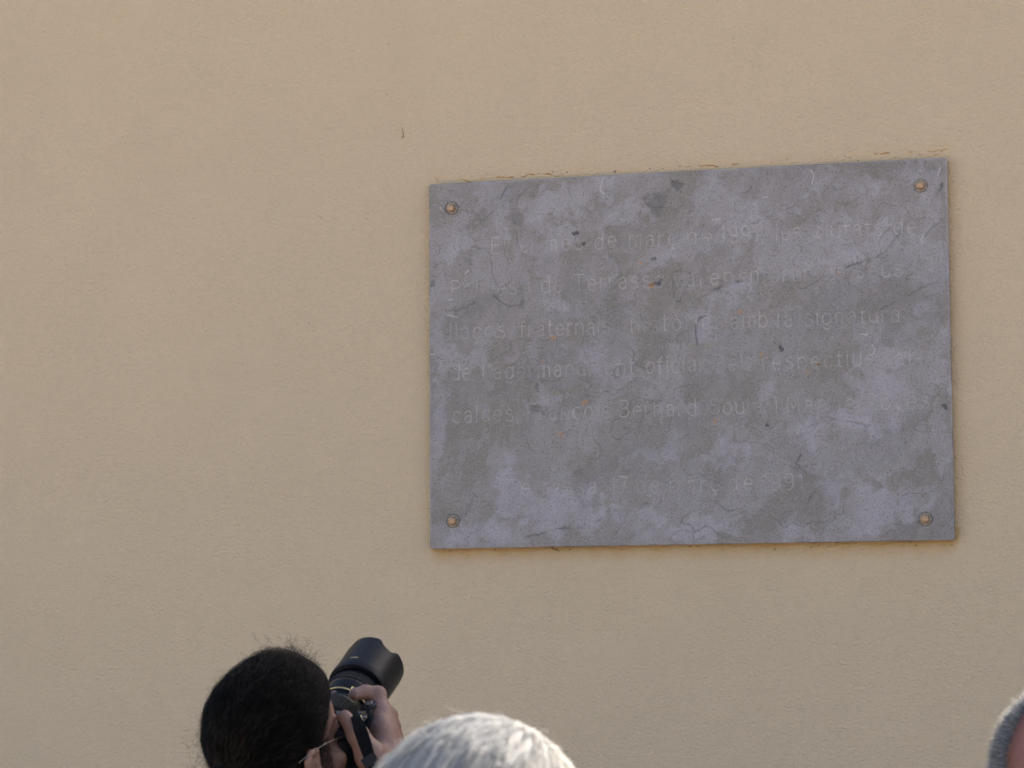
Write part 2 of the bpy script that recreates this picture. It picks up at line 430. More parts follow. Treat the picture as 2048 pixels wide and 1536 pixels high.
# ------------------------------------------------------------------ plaque
# single-stroke letters, x-height 1, drawn as grooves in the slab's height field
def arc(cx, cy, rx, ry, a0, a1, n=None):
    n = n or max(4, int(abs(a1 - a0) / 22))
    return [(cx + rx * math.cos(math.radians(a0 + (a1 - a0) * i / n)), cy + ry * math.sin(math.radians(a0 + (a1 - a0) * i / n))) for i in range(n + 1)]
CAP = 1.42
def g_a(): return 0.72, [arc(.36, .72, .26, .27, 165, 0) + [(.62, 0.0)], [(.62, .58), (.38, .57)] + arc(.33, .28, .25, .28, 100, 330) + [(.62, .24)]]
def g_bowl(x0=.0): return arc(.36, .5, .34, .5, 20, 340)
GL = {
 'a': g_a(),
 'b': (.72, [[(.02, CAP), (.02, 0)], arc(.36, .5, .34, .5, 0, 360)]),
 'c': (.68, [arc(.38, .5, .36, .5, 42, 318)]),
 'd': (.74, [[(.70, CAP), (.70, 0)], arc(.36, .5, .34, .5, 0, 360)]),
 'e': (.72, [[(.04, .54), (.68, .54)] + arc(.36, .5, .33, .5, 5, 318)]),
 'f': (.46, [[(.18, 0), (.18, 1.12)] + arc(.42, 1.15, .24, .27, 180, 95), [(.0, .96), (.42, .96)]]),
 'g': (.74, [arc(.36, .5, .34, .5, 0, 360), [(.70, 1.0), (.70, -.1)] + arc(.38, -.1, .32, .32, 0, -150)]),
 'h': (.70, [[(.04, CAP), (.04, 0)], arc(.35, .65, .31, .35, 180, 0) + [(.66, 0)]]),
 'i': (.12, [[(.06, 1.0), (.06, 0)], [(.06, 1.30), (.06, 1.34)]]),
 'l': (.12, [[(.06, CAP), (.06, 0)]]),
 'm': (1.08, [[(.04, 1.0), (.04, 0)], arc(.29, .70, .25, .30, 180, 0) + [(.54, 0)], arc(.79, .70, .25, .30, 180, 0) + [(1.04, 0)]]),
 'n': (.70, [[(.04, 1.0), (.04, 0)], arc(.35, .65, .31, .35, 180, 0) + [(.66, 0)]]),
 'o': (.74, [arc(.37, .5, .34, .5, 0, 360)]),
 'p': (.72, [[(.02, 1.0), (.02, -.4)], arc(.36, .5, .34, .5, 0, 360)]),
 'r': (.46, [[(.04, 1.0), (.04, 0)], arc(.36, .66, .32, .34, 180, 75)]),
 's': (.66, [arc(.33, .74, .27, .26, 40, 200) + arc(.33, .27, .30, .28, 75, -155)]),
 't': (.44, [[(.18, 1.34), (.18, .22)] + arc(.38, .22, .20, .22, 180, 275), [(.0, .98), (.42, .98)]]),
 'u': (.70, [[(.04, 1.0), (.04, .35)] + arc(.35, .35, .31, .35, 180, 360) + [(.66, 1.0)], [(.66, .4), (.66, 0)]]),
 'v': (.66, [[(.0, 1.0), (.33, 0), (.66, 1.0)]]),
 'y': (.66, [[(.0, 1.0), (.34, .05)], [(.66, 1.0), (.22, -.38)]]),
 'E': (.74, [[(.72, CAP), (.04, CAP), (.04, 0), (.72, 0)], [(.04, .74), (.64, .74)]]),
 'P': (.78, [[(.04, 0), (.04, CAP), (.42, CAP)] + arc(.42, 1.06, .34, .36, 90, -90) + [(.04, .70)]]),
 'T': (.86, [[(.0, CAP), (.86, CAP)], [(.43, CAP), (.43, 0)]]),
 'F': (.70, [[(.70, CAP), (.04, CAP), (.04, 0)], [(.04, .74), (.60, .74)]]),
 'B': (.80, [[(.04, 0), (.04, CAP), (.42, CAP)] + arc(.42, 1.08, .31, .34, 90, -90) + [(.04, .74)], [(.42, .74)] + arc(.42, .37, .36, .37, 90, -90) + [(.04, 0)]]),
 'S': (.82, [arc(.41, 1.05, .34, .37, 35, 205) + arc(.41, .38, .37, .38, 75, -155)]),
 'M': (1.0, [[(.04, 0), (.04, CAP), (.50, .30), (.96, CAP), (.96, 0)]]),
 'R': (.82, [[(.04, 0), (.04, CAP), (.42, CAP)] + arc(.42, 1.06, .34, .36, 90, -90) + [(.04, .70)], [(.42, .70), (.80, 0)]]),
 '1': (.34, [[(.0, 1.12), (.26, CAP), (.26, 0)]]),
 '7': (.72, [[(.02, CAP), (.70, CAP), (.26, 0)]]),
 '9': (.76, [arc(.37, 1.0, .33, .42, 0, 360), [(.70, 1.0)] + arc(.36, .45, .34, .45, 15, -120)]),
 ',': (.16, [[(.10, .08), (.02, -.24)]]),
 '.': (.12, [[(.05, .04), (.06, .06)]]),
 "'": (.14, [[(.08, CAP), (.04, 1.1)]]),
 '-': (.44, [[(.04, .5), (.40, .5)]]),
}
w_, s_ = GL['a']; GL['à'] = (w_, s_ + [[(.24, 1.42), (.42, 1.18)]])
w_, s_ = GL['c']; GL['ç'] = (w_, s_ + [[(.38, 0), (.34, -.14), (.46, -.22), (.40, -.36), (.26, -.34)]])
w_, s_ = GL['o']; GL['ò'] = (w_, s_ + [[(.26, 1.42), (.44, 1.18)]])
LINES = [
 ((985, 507), (1832, 467), [('En', 983, 1023), ('el', 1041, 1070), ('mes', 1090, 1165), ('de', 1190, 1232), ('març', 1258, 1352), ('de', 1376, 1424), ('1991,', 1442, 1528), ('les', 1552, 1602), ('ciutats', 1628, 1765), ('de', 1788, 1832)]),
 ((903, 593), (1805, 552), [('Pàmies', 903, 1033), ('i', 1057, 1062), ('de', 1083, 1124), ('Terrassa', 1148, 1325), ('varen', 1348, 1465), ('enfortir', 1478, 1620), ('els', 1642, 1690), ('seus', 1712, 1805)]),
 ((903, 679), (1800, 643), [('llaços', 900, 1010), ('fraternals', 1040, 1220), ('i', 1236, 1241), ('històrics', 1262, 1445), ('amb', 1462, 1535), ('la', 1555, 1585), ('signatura', 1610, 1800)]),
 ((903, 760), (1845, 728), [('de', 903, 940), ("l'", 965, 980), ('agermanament', 987, 1268), ('oficial.', 1292, 1412), ('Pels', 1430, 1508), ('respectius', 1525, 1748), ('al-', 1790, 1842)]),
 ((903, 845), (1858, 816), [('caldes,', 905, 1038), ('François', 1055, 1220), ('Bernard', 1240, 1392), ('Soula', 1420, 1523), ('i', 1551, 1556), ('Manuel', 1575, 1722), ('Royes', 1733, 1858)]),
 ((1015, 991), (1605, 979), [('Terrassa,', 1015, 1205), ('17', 1222, 1255), ('de', 1275, 1318), ('març', 1340, 1437), ('de', 1458, 1505), ('1991', 1525, 1605)]),
]
def uv(x, y):
    p = on_wall(x, y, SLAB_FRONT)
    return p[0] + PW / 2, p[2] - (PZ - PH / 2)            # metres from the slab's lower left corner

NX, NZ = 1201, 849
gx = np.linspace(0, PW, NX); gz = np.linspace(0, PH, NZ)
hx, hz = gx[1], gz[1]
def vnoise(cell, seed):
    r = np.random.default_rng(seed)
    nx, nz = int(PW / cell) + 4, int(PH / cell) + 4
    g = r.random((nz, nx))
    fx, fz = gx / cell + 0.5, gz / cell + 0.5
    ix, iz = fx.astype(int), fz.astype(int)
    tx, tz = fx - ix, fz - iz
    tx = tx * tx * (3 - 2 * tx); tz = tz * tz * (3 - 2 * tz)
    top = g[iz][:, ix] * (1 - tx) + g[iz][:, ix + 1] * tx
    bot = g[iz + 1][:, ix] * (1 - tx) + g[iz + 1][:, ix + 1] * tx
    return top * (1 - tz[:, None]) + bot * tz[:, None]
def fbm(cell, octs, seed, rough=0.5):
    s = np.zeros((NZ, NX)); w = 1.0; tot = 0
    for k in range(octs):
        s += w * vnoise(cell / 2 ** k, seed + k); tot += w; w *= rough
    return s / tot * 2 - 1
GX, GZ = np.meshgrid(gx, gz)
H = np.zeros((NZ, NX))                                   # relief, metres, positive = out of the stone
pale = np.zeros((NZ, NX)); chalk = np.zeros((NZ, NX)); dark = np.zeros((NZ, NX)); rust = np.zeros((NZ, NX)); moss = np.zeros((NZ, NX))
groove = np.full((NZ, NX), 1.0)

def seg_dist(pts, R, jit=0.0):
    """yield windows and distance to the polyline"""
    for (x0, z0), (x1, z1) in zip(pts, pts[1:]):
        i0, i1 = int(max(0, (min(x0, x1) - R) / hx)), int(min(NX, (max(x0, x1) + R) / hx + 2))
        j0, j1 = int(max(0, (min(z0, z1) - R) / hz)), int(min(NZ, (max(z0, z1) + R) / hz + 2))
        if i1 <= i0 or j1 <= j0: continue
        A, B = GX[j0:j1, i0:i1], GZ[j0:j1, i0:i1]
        dx, dz = x1 - x0, z1 - z0; L2 = dx * dx + dz * dz + 1e-12
        t = np.clip(((A - x0) * dx + (B - z0) * dz) / L2, 0, 1)
        yield (slice(j0, j1), slice(i0, i1)), np.hypot(A - x0 - t * dx, B - z0 - t * dz), t

XH = 0.0262
for (bx0, by0), (bx1, by1), words in LINES:
    for word, wx0, wx1 in words:
        def base(xp):
            return uv(xp, by0 + (by1 - by0) * (xp - bx0) / (bx1 - bx0))
        (u0, v0), (u1, v1) = base(wx0), base(wx1)
        sw = sum(GL[c][0] for c in word) * XH
        gap = ((u1 - u0) - sw) / max(1, len(word) - 1)
        cs = 1.0
        if gap < 0.004 and len(word) > 1:
            cs = ((u1 - u0) - 0.004 * (len(word) - 1)) / sw; gap = 0.004
        u = u0
        for c in word:
            wd, strokes = GL[c]
            v = v0 + (v1 - v0) * (u - u0) / max(1e-6, u1 - u0) + random.gauss(0, .0006)
            for s in strokes:
                pts = [(u + x * XH * cs, v + y * XH) for x, y in s]
                for win, d, t in seg_dist(pts, 0.007):
                    groove[win] = np.minimum(groove[win], d)
            u += wd * XH * cs + gap

wear = np.clip(0.88 + 0.7 * fbm(0.07, 3, 90) + 0.7 * fbm(0.013, 2, 95), 0.66, 1.15)
gd = groove + 0.0007 * fbm(0.006, 2, 60)
prof = np.clip(1 - gd / 0.0021, 0, 1)
prof = prof * prof * (3 - 2 * prof)
H -= 0.0023 * prof * wear
H += 0.00025 * np.exp(-((gd - 0.0029) / 0.0012) ** 2) * wear
H = np.where(np.isfinite(H), H, 0)
chalk += np.clip(np.exp(-((gd - 0.0006) / 0.0010) ** 2) * (0.46 + 0.35 * fbm(0.03, 2, 71)) * wear, 0.0, 0.50)
chalk += 0.0 * prof * wear * np.clip(.4 + fbm(0.05, 2, 77) * 2, 0, 1)

# relief of the riven face
H += 0.0011 * fbm(0.25, 4, 11) + 0.0006 * fbm(0.045, 3, 21) + 0.00018 * fbm(0.006, 2, 31) + 0.0005 * fbm(0.016, 2, 37)
# thin flaked layers: terraces of a warped noise
tn = fbm(0.19, 4, 41, 0.5) * 3.2
fl = np.floor(tn); fr = tn - fl
edge = np.clip(fr / 0.05, 0, 1)
sel = (fbm(0.3, 2, 47) > 0.04)
H += 0.0016 * (edge - 1) * sel * (np.clip(fr, 0, 1) < .5)
dark += 0.30 * np.exp(-((fr - 0.02) / 0.022) ** 2) * sel * np.clip(fbm(0.09, 2, 53) * 2, 0, 1)

def ell(cx, cy, rx, ry, ang=0, warp=0.62, seed=0):
    """soft mask of an ellipse given in photo pixels (1 inside)"""
    u, v = uv(cx, cy); s = PW / 1040
    a_ = math.radians(ang)
    X = (GX - u) + WX * warp * rx * s; Z = (GZ - v) + WZ * warp * ry * s
    p = (X * math.cos(a_) + Z * math.sin(a_)) / (rx * s); q = (-X * math.sin(a_) + Z * math.cos(a_)) / (ry * s)
    return 1 - np.sqrt(p * p + q * q)
WX = fbm(0.035, 4, 101, 0.6) * 2.2; WZ = fbm(0.035, 4, 131, 0.6) * 2.2
P_ = np.full((NZ, NX), -1.0)
for (x, y, rx, ry, an) in [(925, 462, 26, 55, -15), (988, 400, 26, 50, 28), (1078, 402, 30, 38, 0), (1150, 400, 40, 45, 20), (1205, 372, 20, 26, 0), (1100, 480, 60, 22, 10),
    (1245, 430, 60, 26, 20), (1430, 400, 60, 52, 0), (1500, 440, 50, 40, 30), (1640, 470, 95, 42, 12), (1540, 505, 60, 44, 40), (1700, 372, 70, 26, 5), (1825, 350, 40, 26, 0), (1860, 400, 18, 40, 0),
    (1660, 520, 80, 26, 5), (1790, 500, 60, 34, 30), (1108, 612, 58, 24, -10), (1450, 590, 46, 12, 38), (1350, 500, 60, 22, 10), (885, 690, 24, 40, 0), (930, 720, 50, 20, 0), (876, 840, 16, 80, 0), (1180, 720, 60, 30, -20),
    (1000, 940, 26, 86, 12), (1050, 1000, 80, 28, -10), (1150, 1030, 60, 40, 20), (940, 1060, 70, 20, 0), (1100, 790, 34, 16, 0), (1750, 740, 40, 110, 8), (1700, 840, 100, 30, 5), (1880, 720, 24, 60, 0), (1880, 880, 20, 60, 0),
    (1720, 1000, 70, 44, 0), (1640, 900, 24, 50, 10), (1830, 1000, 60, 30, 0), (1540, 780, 16, 34, -20), (1450, 905, 40, 22, 20), (1400, 1060, 70, 22, 8), (1270, 1030, 60, 18, 10), (1600, 1060, 50, 20, 0), (1320, 900, 40, 26, 0), (1860, 560, 30, 50, 0), (1400, 660, 22, 30, 0)]:
    P_ = np.maximum(P_, ell(x, y, rx, ry, an))
def warped(cell, octs, seed, amt, ang, squash, rough=0.55):
    # noise sampled along a slanted, stretched direction so the bloom runs diagonally like the riven grain
    a_ = math.radians(ang)
    U = (GX * math.cos(a_) + GZ * math.sin(a_)) * squash + amt * WX; W_ = (-GX * math.sin(a_) + GZ * math.cos(a_)) + amt * WZ
    U = U - U.min(); W_ = W_ - W_.min(); out = np.zeros_like(GX); w = 1.0; tot = 0
    for k in range(octs):
        c_ = cell / 2 ** k; g = np.random.default_rng(seed + k).random((int(W_.max() / c_) + 3, int(U.max() / c_) + 3))
        fx, fz = U / c_, W_ / c_; ix, iz = fx.astype(int), fz.astype(int); tx, tz = fx - ix, fz - iz
        tx = tx * tx * (3 - 2 * tx); tz = tz * tz * (3 - 2 * tz)
        out += w * ((g[iz, ix] * (1 - tx) + g[iz, ix + 1] * tx) * (1 - tz) + (g[iz + 1, ix] * (1 - tx) + g[iz + 1, ix + 1] * tx) * tz)
        tot += w; w *= rough
    return out / tot * 2 - 1
P_ = np.maximum(P_, -0.6) + 0.75 * warped(0.07, 5, 151, 0.02, 48, 0.6)
pale = np.clip(0.52 + P_ * 1.35, 0, 1); pale = pale * pale * (3 - 2 * pale)
s1_ = np.clip(0.5 + 3.6 * warped(0.085, 5, 181, 0.025, 40, 0.55, 0.6), 0, 1)
s2_ = np.clip(0.5 + 3.2 * warped(0.035, 4, 191, 0.012, 62, 0.5, 0.6), 0, 1)
pale = np.clip(0.04 + 0.42 * pale + 0.26 * s1_ + 0.22 * s2_ + 0.16 * fbm(0.012, 3, 171), 0, 1)
mottle_ = np.clip(3.0 * (warped(0.10, 5, 197, 0.03, 35, 0.5, 0.6) - 0.08), 0, 1) * .16  # darker mottling of the stone from slanted noise
for (x, y, rx, ry, k) in [(1315, 410, 30, 24, .42), (1350, 380, 9, 8, .5), (1040, 430, 22, 24, .30), (1557, 690, 6, 9, .85), (1893, 818, 6, 6, .8), (1534, 846, 4, 4, .8), (1885, 378, 5, 5, .5),
                          (1150, 467, 13, 5, .85), (1168, 488, 7, 4, .85), (1310, 564, 8, 4, .9), (862, 566, 7, 8, .5), (1632, 732, 4, 4, .8), (1055, 800, 4, 4, .4), (1067, 815, 8, 16, .35), (1312, 520, 5, 4, .6)]:
    m_ = np.clip(ell(x, y, rx, ry, 20 if ry < rx else 0, 0.5 if rx > 15 else 1.6) * (2.0 if rx > 15 else 4), 0, 1)
    dark = np.maximum(dark, m_ * k); H -= 0.0014 * m_ * (0 if rx > 15 else 1)
for (x, y, r) in [(1305, 567, 6), (1117, 868, 6), (1480, 626, 7), (1102, 675, 5), (1434, 843, 4), (1618, 747, 4), (1633, 728, 3), (1283, 524, 4), (1495, 1076, 3), (1085, 722, 3), (1523, 710, 3), (1170, 800, 5), (1676, 548, 5)]:
    m_ = np.clip(ell(x, y, r, r, 0, 0.9) * 3 + .2, 0, 1); rust = np.maximum(rust, m_ * random.uniform(.25, .6))
for (x, y, rx, ry, an) in [(1735, 522, 26, 4, 22), (1225, 1010, 30, 10, 0), (1400, 690, 26, 9, 10), (1615, 950, 6, 20, 0), (1800, 530, 22, 4, 25), (1140, 780, 30, 10, 0)]:
    moss = np.maximum(moss, np.clip(ell(x, y, rx, ry, an, 0.9) * 1.2, 0, .4))
def crack(pts, wd=0.0019, dep=0.0018, dk=0.6, step=0.0, side=1):
    P2 = [uv(x, y) for x, y in pts]; out = []
    for (a0, b0), (a1, b1) in zip(P2, P2[1:]):
        n = max(2, int(math.hypot(a1 - a0, b1 - b0) / 0.006))
        for k in range(n):
            out.append((a0 + (a1 - a0) * k / n + random.gauss(0, .0008), b0 + (b1 - b0) * k / n + random.gauss(0, .0010)))
    out.append(P2[-1])
    D = np.full((NZ, NX), 1.0)
    for win, d, t in seg_dist(out, 0.03): D[win] = np.minimum(D[win], d)
    D += 0.0006 * WX
    m_ = np.exp(-(np.maximum(D, 0) / wd) ** 2)
    global H, dark
    vary = np.clip(0.6 + fbm(0.03, 2, int(pts[0][0])) * 1.2, 0.1, 1)
    H = H - dep * m_ * vary; dark = np.maximum(dark, m_ * dk * vary)
    if step:
        S = np.clip(1 - np.maximum(D, 0) / 0.022, 0, 1); g = np.zeros_like(H)
        H = H + step * S * side
crack([(1500, 448), (1530, 438), (1560, 424), (1588, 412)], dk=.5, step=.0005)
crack([(1690, 535), (1720, 526), (1752, 515), (1770, 503), (1785, 485), (1800, 466)], dk=.6, step=.0008)
crack([(1412, 592), (1430, 578), (1452, 568), (1482, 562)], wd=.0032, dep=.0022, dk=.65, step=-.0006)
crack([(1396, 690), (1391, 672), (1392, 650), (1398, 637), (1411, 632), (1412, 618)], wd=.0018, dep=.002, dk=.8, step=-.0004)
crack([(985, 590), (1000, 603), (1020, 613), (1040, 611), (1045, 598)], dk=.5, step=.0007)
crack([(1045, 612), (1046, 598)], wd=.003, dk=.4)
crack([(1055, 1074), (1085, 1066), (1105, 1058), (1150, 1057), (1190, 1045), (1216, 1031)], dk=.6, step=.0007)
crack([(1228, 1022), (1262, 1020), (1280, 1012), (1296, 1005)], dk=.5)
crack([(930, 1030), (942, 1008), (950, 990)], dk=.4, wd=.002, step=.0006)
crack([(920, 1042), (925, 1030), (938, 1010)], dk=.2)
crack([(1600, 912), (1592, 928), (1600, 936), (1612, 946)], dk=.5)
crack([(1628, 985), (1618, 1000), (1612, 1012)], wd=.003, dk=.35)
crack([(1640, 1078), (1648, 1056), (1670, 1036)], dk=.4)
crack([(1014, 374), (1004, 392), (990, 420), (965, 442), (950, 455)], dk=.4, wd=.0024, step=-.0006)
crack([(862, 560), (880, 550), (900, 545), (918, 550)], dk=.35, step=.0005)
crack([(860, 630), (880, 622), (920, 620), (950, 605)], dk=.3, step=.0006)
crack([(920, 487), (925, 515), (945, 530)], dk=.25, step=-.0005)
crack([(1488, 635), (1505, 637), (1520, 634)], dk=.6)
crack([(1642, 625), (1650, 623), (1663, 625)], dk=.6)
crack([(1115, 475), (1140, 474), (1165, 478), (1185, 480)], dk=.4)
crack([(1850, 470), (1865, 455), (1885, 440)], dk=.25)
crack([(1740, 900), (1790, 850), (1850, 840)], dk=.12, step=.0006)
crack([(1600, 860), (1660, 840), (1740, 850)], dk=.15, step=.0006)
crack([(1795, 1010), (1800, 995), (1820, 985), (1850, 990)], dk=.12, step=-.0005)
crack([(1760, 620), (1800, 600), (1880, 560)], dk=.12, step=.0006)
# light scratches
for pts in ([(1622, 340), (1628, 350), (1624, 368)], [(1205, 358), (1200, 380), (1210, 390)], [(930, 548), (938, 540)], [(895, 630), (915, 635)], [(860, 709), (870, 708)], [(1745, 690), (1750, 700), (1744, 710)],
            [(1880, 335), (1876, 350)], [(1525, 395), (1535, 394)], [(1847, 470), (1842, 480), (1846, 486)], [(880, 415), (884, 420)], [(1720, 668), (1735, 670)], [(1425, 440), (1440, 438)], [(898, 600), (905, 598)]):
    D = np.full((NZ, NX), 1.0)
    for win, d, t in seg_dist([uv(x, y) for x, y in pts], 0.01): D[win] = np.minimum(D[win], d)
    chalk = np.maximum(chalk, np.clip(1 - D / 0.0019, 0, 1) * .6)
r_ = np.random.default_rng(5)
for k in range(150):
    i, j = r_.integers(6, NX - 6), r_.integers(6, NZ - 6); q = r_.integers(1, 3)
    (chalk if k % 3 else dark)[j:j + q, i:i + q] = r_.uniform(.3, .7)
# softened, slightly nibbled arris
bd = np.minimum(np.minimum(GX, PW - GX), np.minimum(GZ, PH - GZ)) + 0.0009 * fbm(0.012, 3, 201)
H -= 0.0022 * np.clip(1 - bd / 0.003, 0, 1) ** 2
nib = np.clip(fbm(0.03, 3, 211) - 0.25, 0, 1) * np.clip(1 - bd / 0.008, 0, 1)
H -= 0.004 * nib
chalk = np.maximum(chalk, 0.35 * np.clip(1 - bd / 0.004, 0, 1) * np.clip(.5 + fbm(.05, 2, 221) * 2, 0, 1))
# bolt seats
BOLTS = [(903, 416), (1841, 371), (906, 1042), (1851, 1038)]
for k, (x, y) in enumerate(BOLTS):
    u, v = uv(x, y); D = np.hypot(GX - u, GZ - v)
    H = np.where(D < 0.0150, np.minimum(H, -0.001 - (0.0022 if k == 0 else 0.0008)), H)
    dark = np.maximum(dark, np.clip(1 - np.abs(D - 0.0148) / 0.0017, 0, 1) * .6)
dark = np.clip(dark + mottle_, 0, 1); chalk = np.clip(chalk, 0, 1)

VX_ = GX - PW / 2 + 0 * H; VZ_ = GZ - PH / 2
# rounded / clipped corners
cr = 0.007
ax = np.abs(VX_) - (PW / 2 - cr); az = np.abs(VZ_) - (PH / 2 - cr)
q = np.hypot(np.maximum(ax, 0), np.maximum(az, 0))
ov = (ax > 0) & (az > 0) & (q > cr)
sc_ = np.where(ov, cr / np.maximum(q, 1e-9), 1)
VX2 = np.where(ov, np.sign(VX_) * (PW / 2 - cr + ax * sc_), VX_); VZ2 = np.where(ov, np.sign(VZ_) * (PH / 2 - cr + az * sc_), VZ_)
V = np.stack([VX2, -H, VZ2], -1).reshape(-1, 3)
idx = np.arange(NX * NZ).reshape(NZ, NX)
Fq = np.stack([idx[:-1, :-1], idx[:-1, 1:], idx[1:, 1:], idx[1:, :-1]], -1).reshape(-1, 4)
border = np.concatenate([idx[0, :-1], idx[:-1, -1], idx[-1, ::-1][:-1], idx[::-1, 0][:-1]])
nb = len(border); TH = 0.023
Vs = V[border].copy(); n0 = len(V)
lay = [Vs.copy() for _ in range(4)]
rgh = np.random.default_rng(9)
for k, L_ in enumerate(lay):
    L_[:, 1] = -H.reshape(-1)[border] * (1 - (k + 1) / 4) + TH * (k + 1) / 4
    nrm = np.stack([np.sign(L_[:, 0]) * (np.abs(np.abs(L_[:, 0]) - PW / 2) < .004), 0 * L_[:, 0], np.sign(L_[:, 2]) * (np.abs(np.abs(L_[:, 2]) - PH / 2) < .004)], -1)
    if 0 <= k < 3: L_ -= nrm * np.convolve(rgh.random(nb) - .3, np.ones(5) / 5, 'same')[:, None] * 0.0016
    else: L_ -= nrm * 0.001
V = np.concatenate([V] + lay)
rows = [border] + [n0 + k * nb + np.arange(nb) for k in range(4)]
sk = []
for a_, b_ in zip(rows, rows[1:]):
    sk.append(np.stack([a_, b_, np.roll(b_, -1), np.roll(a_, -1)], -1))
Fq = np.concatenate([Fq] + sk)
me = np_mesh('slab', V, Fq, True)
me.materials.append(M_SLATE)
ext = lambda A: np.concatenate([A.reshape(-1)] + [A.reshape(-1)[border]] * 4).astype(np.float32)
for nm, A in (('pale', pale), ('chalk', chalk), ('dark', dark), ('rust', rust), ('moss', moss)):
    at = me.attributes.new(nm, 'FLOAT', 'POINT'); at.data.foreach_set('value', ext(A))
plaque = link('stone_plaque', None, label='engraved grey slate commemorative plaque bolted to the cream wall', cat='plaque')
plaque.location = (0, SLAB_FRONT, PZ)
link('slab', me, parent=plaque)
# back plate closes the slab, and dark spacers behind it
bm = bmesh.new(); bmesh.ops.create_cube(bm, size=1)
for v in bm.verts:
    v.co.x *= PW - 0.012; v.co.z *= PH - 0.012; v.co.y = (TH - 0.004) if v.co.y < 0 else (TH + 0.0028)
link('mortar_bed', bm_mesh(bm, 'mortar_bed'), parent=plaque, mat=M_DIRT)

def washer_mesh():
    bm = bmesh.new()
    R = 0.0145
    lathe(bm, [(R * .45, 0.0002), (R * .45, 0.0024), (R * .92, 0.0024), (R, 0.0015), (R, 0.0)], 40)
    return bm_mesh(bm, 'washer', False)
def hex_mesh():
    bm = bmesh.new(); r = 0.0108
    prof = [(r, 0.002, 6), (r, 0.0075, 6)]
    def ring(rad, z, hexy):
        vs = []
        for i in range(48):
            t = 2 * math.pi * i / 48
            hr = rad * math.cos(math.pi / 6) / math.cos((t % (math.pi / 3)) - math.pi / 6)
            rr = hr * hexy + rad * 0.88 * (1 - hexy)
            vs.append(bm.verts.new((rr * math.cos(t), rr * math.sin(t), z)))
        return vs
    rings = [ring(r, 0.0015, 1), ring(r, 0.0090, 1), ring(r * .95, 0.0104, .7), ring(r * .80, 0.0118, .1), ring(r * .55, 0.0128, 0), ring(r * .28, 0.0133, 0), ring(r * .05, 0.0135, 0)]
    for a_, b_ in zip(rings, rings[1:]):
        for i in range(48): bm.faces.new((a_[i], a_[(i + 1) % 48], b_[(i + 1) % 48], b_[i]))
    bm.faces.new(rings[-1])
    return bm_mesh(bm, 'bolt', False)
hm, wm_ = hex_mesh(), washer_mesh()
hm.materials.append(M_BRASS); wm_.materials.append(M_WASHER)
for k, ((x, y), rot) in enumerate(zip(BOLTS, (0.1, 0.52, 0.45, 0.2))):
    u, v = uv(x, y)
    b_ = link('bolt', hm, parent=plaque)
    b_.location = (u - PW / 2, 0.0022 if k == 0 else 0.0004, v - PH / 2)
    b_.rotation_euler = (math.radians(90 + (3 if k else 5)), rot, math.radians((-6, 2, -3, -4)[k]))
    wsh = link('washer', wm_, parent=b_)

